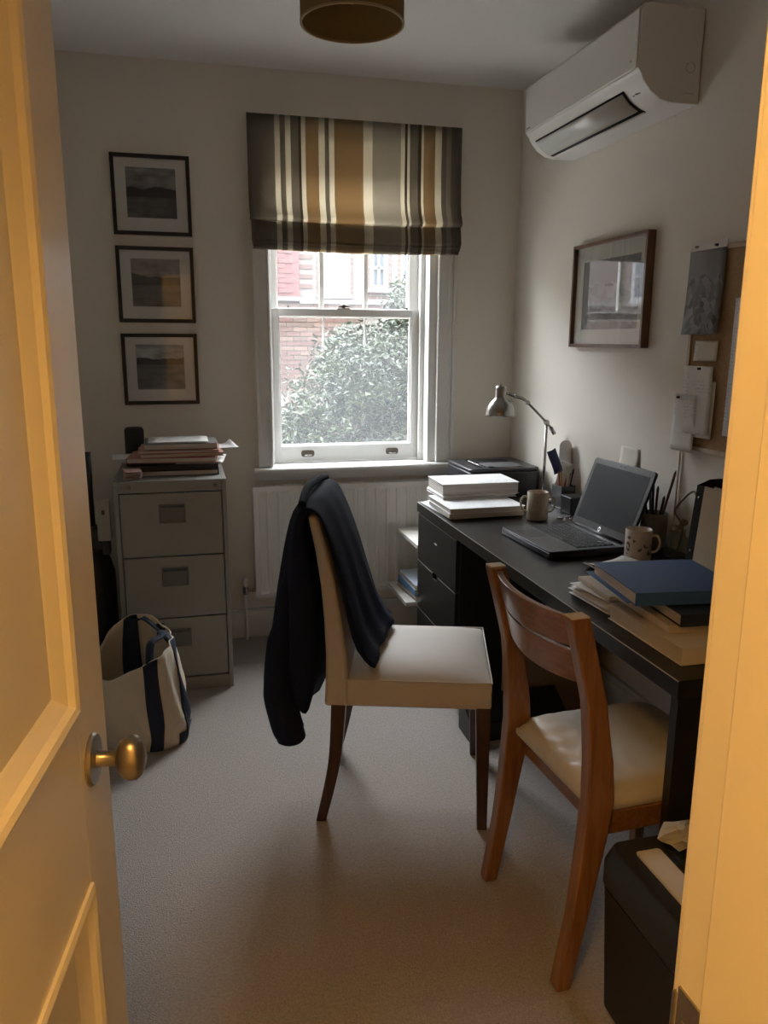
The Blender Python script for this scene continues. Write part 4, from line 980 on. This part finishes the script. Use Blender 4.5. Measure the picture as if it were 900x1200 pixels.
# ------------------------------------------------------------------ papers at the far end of the desk
gs = 'documents stacked at the far end of the desk'
loose('loose_sheets', paper_m, 1.14, 3.10, DH+.001, .26, .36, 3, 2, 'white sheets lying at the bottom of the far desk stack', group=gs, amp=0, spread=.012, seed=21)
slab('document_pad', pages_m, 1.162, 3.045, DH+.008, .318, .29, .018, -1, 'thin document pad low in the far desk stack', 'document', gs)
slab('document_pad', pages_m, 1.162, 3.045, DH+.0265, .322, .295, .022, 0, 'thick printed document whose cover shows below the top one', 'document', gs, cover=paper_m)
slab('document_pad', pages_m, 1.195, 3.19, DH+.0500, .335, .22, .012, 1, 'loose bundle under the topmost far desk document', 'document', gs, cover=paper_m)
slab('printed_report', pages_m, 1.205, 3.195, DH+.0625, .345, .22, .050, -1, 'thick printed report on top of the far desk stack', 'document', gs, cover=paper_m)

# ------------------------------------------------------------------ mugs
cer_m = mat('cream_ceramic', (.56, .49, .38), .3, noise=.05, nscale=20)
def mug_mat(name, c, ink, sc, thr):
    m, nt, p = nodes(name)
    tc = N(nt, 'ShaderNodeTexCoord'); vo = N(nt, 'ShaderNodeTexVoronoi', Scale=sc); nt.links.new(tc.outputs['Object'], vo.inputs['Vector'])
    nz = N(nt, 'ShaderNodeTexNoise', Scale=sc*.9, Detail=4.0); nt.links.new(tc.outputs['Object'], nz.inputs['Vector'])
    lt = N(nt, 'ShaderNodeMath', operation='LESS_THAN'); lt.inputs[1].default_value = thr; nt.links.new(vo.outputs['Distance'], lt.inputs[0])
    g = N(nt, 'ShaderNodeMath', operation='GREATER_THAN'); g.inputs[1].default_value = .5; nt.links.new(nz.outputs['Fac'], g.inputs[0])
    sp = N(nt, 'ShaderNodeSeparateXYZ'); nt.links.new(tc.outputs['Object'], sp.inputs[0])
    b0 = N(nt, 'ShaderNodeMath', operation='GREATER_THAN'); b0.inputs[1].default_value = .025; nt.links.new(sp.outputs[2], b0.inputs[0])
    b1 = N(nt, 'ShaderNodeMath', operation='LESS_THAN'); b1.inputs[1].default_value = .085; nt.links.new(sp.outputs[2], b1.inputs[0])
    q = None
    for s_ in (lt, g, b0, b1):
        if q is None: q = s_; continue
        mu = N(nt, 'ShaderNodeMath', operation='MULTIPLY'); nt.links.new(q.outputs[0], mu.inputs[0]); nt.links.new(s_.outputs[0], mu.inputs[1]); q = mu
    mx = N(nt, 'ShaderNodeMix', data_type='RGBA'); mx.inputs[6].default_value = (*c, 1); mx.inputs[7].default_value = (*ink, 1); nt.links.new(q.outputs[0], mx.inputs[0]); nt.links.new(mx.outputs[2], p.inputs['Base Color']); p.inputs['Roughness'].default_value = .28
    return m
def mug(x, y, m, label, handles, r=.0425, h=.115):
    e = empty('mug', (x, y, DH), 0, label, 'mug')
    MB().lathe([(0, .001), (r-.005, .001), (r-.002, .004), (r, .012), (r, h-.002), (r-.0015, h), (r-.003, h-.001), (r-.004, .01), (0, .007)], seg=40).build('cup', m, e, smooth=True, angle=60)
    for a in handles:
        c, s_ = math.cos(a), math.sin(a)
        pts = [(r-.002, h*.80), (r+.014, h*.82), (r+.024, h*.66), (r+.022, h*.46), (r+.012, h*.33), (r-.002, h*.30)]
        MB().tube(catmull([(d*c, d*s_, z) for d, z in pts], 5), .0042, 10).build('handle', cer_m, e, smooth=True)
    return e
mug(1.352, 2.845, mug_mat('mug_faint_pattern', (.52, .45, .35), (.34, .27, .2), 70, .35), 'cream mug with two handles beside the far document stack', (R(-20), R(160)))
mug(1.418, 2.218, mug_mat('mug_animal_pattern', (.56, .49, .42), (.12, .08, .07), 42, .42), 'cream mug with dark printed pattern between laptop and blue binder', (R(-35),), r=.0425, h=.105)

# ------------------------------------------------------------------ laptop
lap = empty('laptop', (1.125, 2.463, DH), R(2.5), 'open black laptop with dark screen on the desk', 'laptop')
lb = mat('laptop_black', (.016, .017, .019), .38); ld = mat('laptop_deck', (.055, .058, .064), .33, metal=.3)
LW, LD = .378, .300
MB().prism(rrect(0, LD, -LW/2, LW/2, .012), .004, .022, 'Z').build('base', lb, lap, bevel=.003)
MB().prism(rrect(.001, LD-.012, -LW/2+.001, LW/2-.001, .012), .0222, .0285, 'Z').build('palm_deck', ld, lap, bevel=.002)
MB().box(.028, .098, -.005+.02, .095+.02, .0286, .0290).build('touchpad', mat('touchpad_grey', (.03, .031, .034), .4), lap)
MB().box(.112, .258, -.165, .165, .0286, .0290).build('keyboard_well', black_gap, lap)
km = mat('key_black', (.02, .02, .021), .45)
kme = bpy.data.meshes.new('key'); q = MB().add([(-.0085, -.0085, 0), (.0085, -.0085, 0), (.0085, .0085, 0), (-.0085, .0085, 0), (-.007, -.007, .003), (.007, -.007, .003), (.007, .007, .003), (-.007, .007, .003)], [(4, 5, 6, 7), (0, 1, 5, 4), (1, 2, 6, 5), (2, 3, 7, 6), (3, 0, 4, 7)]); kme.from_pydata(q.v, [], q.f); kme.materials.append(km)
for r_ in range(7):
    for c_ in range(17):
        if r_ == 0 and 4 <= c_ <= 9:
            if c_ == 4:
                o = bpy.data.objects.new('key', kme); COL.objects.link(o); o.parent = lap; o.location = (.1225, (7-8)*.0191+.0095, .0290); o.scale = (1, 6.2, 1)
            continue
        o = bpy.data.objects.new('key', kme); COL.objects.link(o); o.parent = lap; o.location = (.1225+r_*.0202, (c_-8)*.0191+(0 if r_ % 2 else .001), .0290)
MB().tube([(LD-.010, -.15, .030), (LD-.010, .15, .030)], .006, 12).build('hinge', lb, lap, smooth=True)
tilt = R(112)   # opening angle
lid = empty('lid', (LD-.008, 0, .030)); lid.parent = lap; lid.rotation_euler = (0, R(20), 0)
lh = .262
MB().prism(rrect(-LW/2, LW/2, .0, lh, .012), 0, .011, 'X').build('lid_shell', lb, lid, bevel=.003)
MB().box(-.0008, 0, -LW/2+.02, LW/2-.02, .030, lh-.022).build('screen', mat('dark_screen', (.012, .0145, .017), .5, spec=.18), lid)
em_ = MB().lathe([(0, -.0012), (.0085, -.0012), (.0085, 0), (0, 0)], (0, 0, .0145), 24, 'X').build('maker_badge', chrome_m, lid)
fcv = bpy.data.curves.new('badge_text', 'FONT'); fcv.body = 'hp'; fcv.size = .013; fcv.align_x = 'CENTER'; fcv.align_y = 'CENTER'; fcv.shear = .25; fcv.extrude = .0002
fo = bpy.data.objects.new('badge_text_tmp', fcv); COL.objects.link(fo); bpy.context.view_layer.update()
tm = bpy.data.meshes.new_from_object(fo.evaluated_get(bpy.context.evaluated_depsgraph_get())); bpy.data.objects.remove(fo)
tm.materials.clear(); tm.materials.append(black_pl)
to = bpy.data.objects.new('badge_text', tm); COL.objects.link(to); to.parent = lid; to.location = (-.0016, 0, .0150); to.rotation_euler = (R(90), 0, R(-90))
for y in (-.012, .012): MB().box(-.001, 0, y-.004, y+.004, lh-.013, lh-.009).build('camera_mark', black_gap, lid)

# ------------------------------------------------------------------ desk lamp
dl = empty('desk_lamp', (1.545, 3.20, DH), 0, 'brushed steel desk lamp with dome shade reaching toward the window', 'lamp')
MB().lathe([(0, .001), (.058, .001), (.060, .006), (.056, .013), (.02, .018), (.010, .022), (0, .022)], seg=40).build('base', steel_m, dl, smooth=True, angle=40)
MB().tube([(0, 0, .02), (0, 0, .345)], .0065, 14).build('post', steel_m, dl, smooth=True)
arm = [(.035, 0, .315), (0, 0, .352), (-.095, -.0, .440), (-.155, 0, .468), (-.185, 0, .480)]
MB().tube([arm[0], arm[1], arm[2]], .0055, 12).build('arm', steel_m, dl, smooth=True)
MB().tube(catmull([arm[2], (-.12, 0, .458), arm[3], arm[4]], 5), [.007]*16, 12).build('swivel_arm', steel_m, dl, smooth=True)
for p_, r_ in ((arm[1], .012), (arm[2], .010), (arm[3], .009)):
    MB().lathe([(0, -.010), (r_*.8, -.010), (r_, -.006), (r_, .006), (r_*.8, .010), (0, .010)], p_, 16, 'Y').build('joint', steel_m, dl, smooth=True, angle=40)
MB().tube([(.022, 0, .328), (.040, 0, .300)], .009, 12).build('counterweight', steel_m, dl, smooth=True)
sc_ = (-.222, 0, .385)
MB().lathe([(.063, 0), (.064, .004), (.062, .022), (.054, .045), (.040, .064), (.027, .074), (.0235, .080), (.0235, .118), (.019, .128), (.006, .131), (.005, .138), (0, .139)], sc_, 40).build('shade', steel_m, dl, smooth=True, solid=.0012, angle=60)
MB().lathe([(0, .012), (.018, .02), (.026, .038), (.02, .058), (0, .07)], sc_, 20).build('bulb', MATS['frosted_bulb'], dl, smooth=True)
MB().tube([(sc_[0]+.020, 0, sc_[2]+.098), arm[4]], .006, 10).build('shade_bracket', steel_m, dl, smooth=True)

# ------------------------------------------------------------------ pen pots and pens
def pen(x, y, z, dx, dy, l, m, label, r=.0035, tip=None, group=None):
    e = empty('pen', (x, y, z), 0, label, 'pen', group)
    v = Vector((dx, dy, 1)).normalized()
    MB().tube([(0, 0, 0), v*l*.96], r, 8).build('barrel', m, e, smooth=True, angle=50)
    MB().tube([v*l*.96, v*l], [r*.8, r*.3], 8).build('tip', tip or black_pl, e, smooth=True)
    return e
pen_r = mat('red_plastic', (.30, .03, .03), .35); pen_y = mat('yellow_plastic', (.55, .32, .03), .4); pen_w = mat('pale_wood_pen', (.42, .33, .22), .5)
p1 = empty('pen_pot', (1.565, 3.045, DH), R(8), 'clear square pen pot beside the lamp', 'pen pot')
potg = mat('smoked_plastic', (.06, .06, .06), .12, spec=.8)
MB().box(-.036, .036, -.036, .036, .001, .006).build('pot_base', potg, p1, bevel=.002)
for b in ((-.036, -.033, -.036, .036), (.033, .036, -.036, .036), (-.033, .033, -.036, -.033), (-.033, .033, .033, .036)): MB().box(b[0], b[1], b[2], b[3], .006, .098).build('pot_wall', potg, p1, bevel=.001)
for i, (dx, dy, l, m, nm) in enumerate(((-.18, -.12, .165, pen_r, 'red pen leaning left in the square pot'), (-.02, .10, .175, pen_y, 'yellow pencil standing in the square pot'), (.16, -.05, .165, black_pl, 'black pen leaning right in the square pot'), (.05, -.16, .150, pen_w, 'short wooden pencil in the square pot'), (.10, .12, .16, pen_r, 'dark red pen at back of the square pot'))):
    pen(1.565+dx*.07, 3.045+dy*.07, DH+.008, dx, dy, l, m, nm, group='pens in the square pot')
p2 = empty('pen_pot', (1.573, 2.375, DH), 0, 'round grey pen pot behind the patterned mug', 'pen pot')
MB().lathe([(0, .001), (.042, .001), (.045, .005), (.046, .118), (.044, .120), (.0425, .118), (.041, .008), (0, .008)], seg=32).build('cup', mat('grey_stone', (.20, .185, .16), .6, noise=.2, nscale=60), p2, smooth=True, angle=50)
for i, (dx, dy, l, m, nm) in enumerate(((-.10, .20, .20, black_pl, 'black marker leaning toward the laptop in round pot'), (-.02, .05, .22, black_pl, 'tall black pen upright in the round pot'), (.12, -.18, .27, mat('thin_brown', (.12, .06, .04), .5), 'long thin brown brush in the round pot'), (.08, .08, .20, mat('dark_red', (.06, .02, .02), .4), 'dark red pen in the round pot'), (-.14, -.05, .19, mat('brown_plastic', (.10, .07, .05), .4), 'brown pen in the round pot'), (.02, -.22, .18, black_pl, 'short black pen leaning near in round pot'))):
    pen(1.573+dx*.03, 2.375+dy*.03, DH+.010, dx, dy, l, m, nm, r=.0045, group='pens in the round pot')
# letter rack behind the lamp
lr = empty('letter_rack', (1.585, 3.083, DH), R(0), 'white and dark red upright letter rack against the right wall', 'letter rack')
MB().prism(rrect(-.010, .034, .0, .262, .018), .012, .045, 'Y').build('rack_body', mat('red_box', (.16, .045, .04), .5), lr, bevel=.004)
MB().prism(rrect(-.028, .030, .10, .285, .025), .004, .012, 'Y').build('white_card', plain_m, lr, bevel=.002)
def vsheet(name, x, y, z, w, h, rx, ry_, m, label, cat):
    e = empty(name, (x, y, z), 0, label, cat); e.rotation_euler = (R(rx), R(ry_), 0)
    rows = [[(w*(u/6-.5), -.006*math.sin(u/6*3.1)-.004*math.sin(v*.9), h*v/6) for u in range(7)] for v in range(7)]
    MB().grid(rows).build('sheet', m, e, smooth=True, solid=.001); return e
vsheet('white_leaflet', 1.560, 3.076, DH+.075, .060, .120, 4, 14, plain_m, 'white leaflet leaning on the letter rack', 'leaflet')
vsheet('blue_envelope', 1.546, 3.062, DH+.150, .042, .110, 6, -24, mat('blue_print', (.03, .045, .12), .5), 'dark blue envelope propped before the rack behind the lamp', 'envelope')
slab('black_case', black_pl, 1.565, 2.925, DH, .10, .09, .075, 0, 'small black case between square pen pot and laptop', 'case', bevel=.006)
for i, (x, y, l, a) in enumerate(((1.47, 2.845, .07, 20), (1.50, 2.80, .05, -30), (1.45, 2.80, .06, 60))):
    e = empty('stapler_clip', (x, y, DH+.001), R(a), ['silver clip by the pen pot', 'small silver clip behind the laptop', 'silver clip nearest the two-handled mug'][i], 'clip')
    MB().box(-l/2, l/2, -.006, .006, 0, .006).build('clip_plate', chrome_m, e, bevel=.001); MB().tube([(-l/2, 0, .006), (-l*.2, 0, .012), (l*.3, 0, .011)], .0015, 6).build('clip_wire', chrome_m, e)
# glass jar with dried stem
jar = empty('glass_jar', (1.575, 2.235, DH), 0, 'small glass jar with a curly dried stem by the wall', 'jar')
MB().lathe([(0, .001), (.038, .001), (.043, .006), (.045, .03), (.040, .055), (.026, .07), (.024, .085), (.027, .09)], seg=28).build('jar_glass', glass_mat('jar_glass', haze=.12, tint=(.75, .75, .68)), jar, smooth=True)
st = mat('dried_stem', (.20, .16, .11), .8)
MB().tube(catmull([(0, 0, .01), (.01, -.01, .10), (-.012, .008, .15), (.008, -.01, .20), (.02, -.035, .225), (.015, -.06, .215)], 5), .0035, 8).build('stem', st, jar, smooth=True)
for q in ((.0, 0, .10), (.012, -.01, .115), (-.012, .0, .09)): MB().lathe([(0, -.012), (.012, -.006), (.014, .004), (.006, .012), (0, .014)], q, 10).build('seed_head', st, jar, smooth=True)
# upright files beside the doorway
def leaning(name, x0, x1, y0, y1, h, lean, m, label, cat, mat2=None, parts=None):
    e = empty(name, ((x0+x1)/2, (y0+y1)/2, DH), 0, label, cat); e.rotation_euler = (0, lean, 0)
    w, d = (x1-x0)/2, (y1-y0)/2
    MB().box(-w, w, -d, d, .012 if lean else 0, h).build('leaves', mat2 or m, e, bevel=.002)
    MB().box(-w-.003, -w, -d-.002, d+.002, .012 if lean else 0, h+.004).build('cover', m, e, bevel=.001)
    MB().box(w, w+.003, -d-.002, d+.002, .012 if lean else 0, h+.004).build('cover', m, e, bevel=.001)
    return e
mf = empty('magazine_file', (1.535, 1.995, DH), 0, 'black magazine file standing against the wall by the doorway', 'file box')
fb = mat('black_board', (.012, .010, .009), .8, spec=.2)
for y in (-.020, .017): MB().prism([(-.085, .001), (.080, .001), (.080, .30), (-.02, .30), (-.060, .285)], y, y+.003, 'Y').build('side_panel', fb, mf)
MB().box(.077, .080, -.017, .017, .001, .30).build('back_panel', fb, mf); MB().box(-.085, .077, -.017, .017, .001, .004).build('bottom_panel', fb, mf)
MB().prism([(-.088, .001), (-.085, .001), (-.060, .285), (-.063, .285)], -.020, .020, 'Y').build('front_panel', fb, mf)
for a, b in ((.09, .0), (.25, .0)): MB().lathe([(0, 0), (.004, 0), (.004, -.002), (0, -.003)], (-.089+a*.085, -.0, a), 10, 'X').build('rivet', chrome_m, mf)
old_m = mat('aged_cream_board', (.50, .42, .31), .85, noise=.15, nscale=14)
leaning('cream_folder', 1.440, 1.470, 1.83, 1.965, .285, R(5), old_m, 'aged cream folder standing upright in front of magazine file', 'folder', kraft_m)
leaning('cream_folder', 1.480, 1.500, 1.82, 1.95, .245, R(5), old_m, 'shorter cream folder upright behind the first, beside doorway', 'folder', pages_m)

# ------------------------------------------------------------------ near stack on the desk
gn = 'folders stacked at the near end of the desk'
slab('cream_box_file', cream_m, 1.185, 1.575, DH+.001, .30, .315, .040, 0, 'large cream file at bottom of the near desk stack', 'file', gn, cover=cream_m, edge='-y')
loose('paper_bundle', plain_m, 1.16, 1.865, DH+.001, .22, .20, 8, 4, 'bundle of white papers under the blue binder, far side', group=gn, amp=0, th=.0026, spread=.010, seed=31)
slab('document_wallet', kraft_m, 1.16, 1.855, DH+.035, .20, .19, .012, -3, 'buff document wallet on the white paper bundle', 'wallet', gn)
slab('buff_papers', kraft_m, 1.19, 1.625, DH+.042, .25, .26, .020, -4, 'crumpled buff papers on the cream file', 'papers', gn)
slab('navy_binder', pages_m, 1.205, 1.600, DH+.063, .24, .25, .030, -5, 'dark navy binder under the blue binder in the near stack', 'binder', gn, cover=navy_m, edge='-y')
blue_m = mat('royal_blue_binder', (.045, .125, .34), .42, noise=.05, nscale=30)
slab('blue_sheet', mat('blue_card', (.05, .12, .27), .5), 1.14, 1.70, DH+.0935, .26, .26, .003, -7, 'thin blue card sleeve directly beneath the blue binder', 'sleeve', gn)
slab('blue_binder', pages_m, 1.150, 1.668, DH+.0970, .275, .265, .032, -7, 'royal blue binder on top of the near desk stack', 'binder', gn, cover=blue_m, edge='-y')
loose('tissue_sheet', mat('pale_tissue', (.60, .59, .56), .7), 1.30, 2.15, DH+.001, .17, .12, 2, 15, 'crumpled pale wrapping sheet beside the patterned mug', group=None, amp=.012, seed=41)

# ------------------------------------------------------------------ shredder bin by the doorway
sh = empty('shredder_bin', (.975, 1.16, 0), 0, 'black paper shredder bin beside the doorway', 'shredder')
sb = mat('shredder_black', (.014, .014, .015), .45); sd = mat('shredder_lid', (.028, .031, .040), .38)
MB().sweep([[(x*.92, y*.92, 0.005) for x, y in rrect(-.145, .15, -.20, .190, .03)], [(x, y, .30) for x, y in rrect(-.145, .15, -.20, .190, .03)]]).build('bin', sb, sh, bevel=.003)
MB().sweep([[(x, y, .305) for x, y in rrect(-.148, .153, -.203, .193, .03)], [(x, y, .36) for x, y in rrect(-.148, .153, -.203, .193, .03)], [(x*.90, y*.95, .395) for x, y in rrect(-.148, .153, -.203, .193, .03)]]).build('cutter_head', sd, sh, bevel=.004)
MB().prism(rrect(-.098, -.042, -.16, .135, .006), .3955, .400, 'Z').build('white_label', mat('label_cream', (.60, .55, .47), .6, noise=.05), sh)
MB().box(-.032, -.024, -.17, .14, .3955, .3962).build('paper_slot', black_gap, sh)
MB().prism(rrect(-.015, .125, -.19, .165, .02), .3955, .405, 'Z').build('raised_cover', sb, sh, bevel=.002)
MB().box(.045, .056, -.16, .11, .4055, .4062).build('feed_slot', mat('slot_shine', (.08, .08, .08), .3), sh)
cr = empty('crumpled_bag', (.985, 1.285, .4065), 0, 'knotted pale plastic bag lying on the shredder', 'plastic bag')
rows = []; rr = random.Random(5)
for i in range(9):
    t = i/8*math.pi; rad_ = .030*math.sin(t)+.002; row = []
    for k in range(14):
        a = k/14*2*math.pi; f = 1+.34*math.sin(3*a+i*1.3)+.38*rr.uniform(-1, 1)
        row.append((1.35*rad_*f*math.cos(a), rad_*f*math.sin(a), .024-.022*math.cos(t)))
    rows.append(row)
MB().grid(rows, closed=True).build('knot', mat('pale_plastic', (.42, .39, .32), .45), cr, smooth=False)
MB().tube(catmull([(.02, -.01, .028), (.05, -.03, .022), (.06, -.055, .012), (.045, -.07, .008)], 5), [.010]*5+[.008]*5+[.006]*6, 8).build('tail', MATS['pale_plastic'], cr, smooth=True)
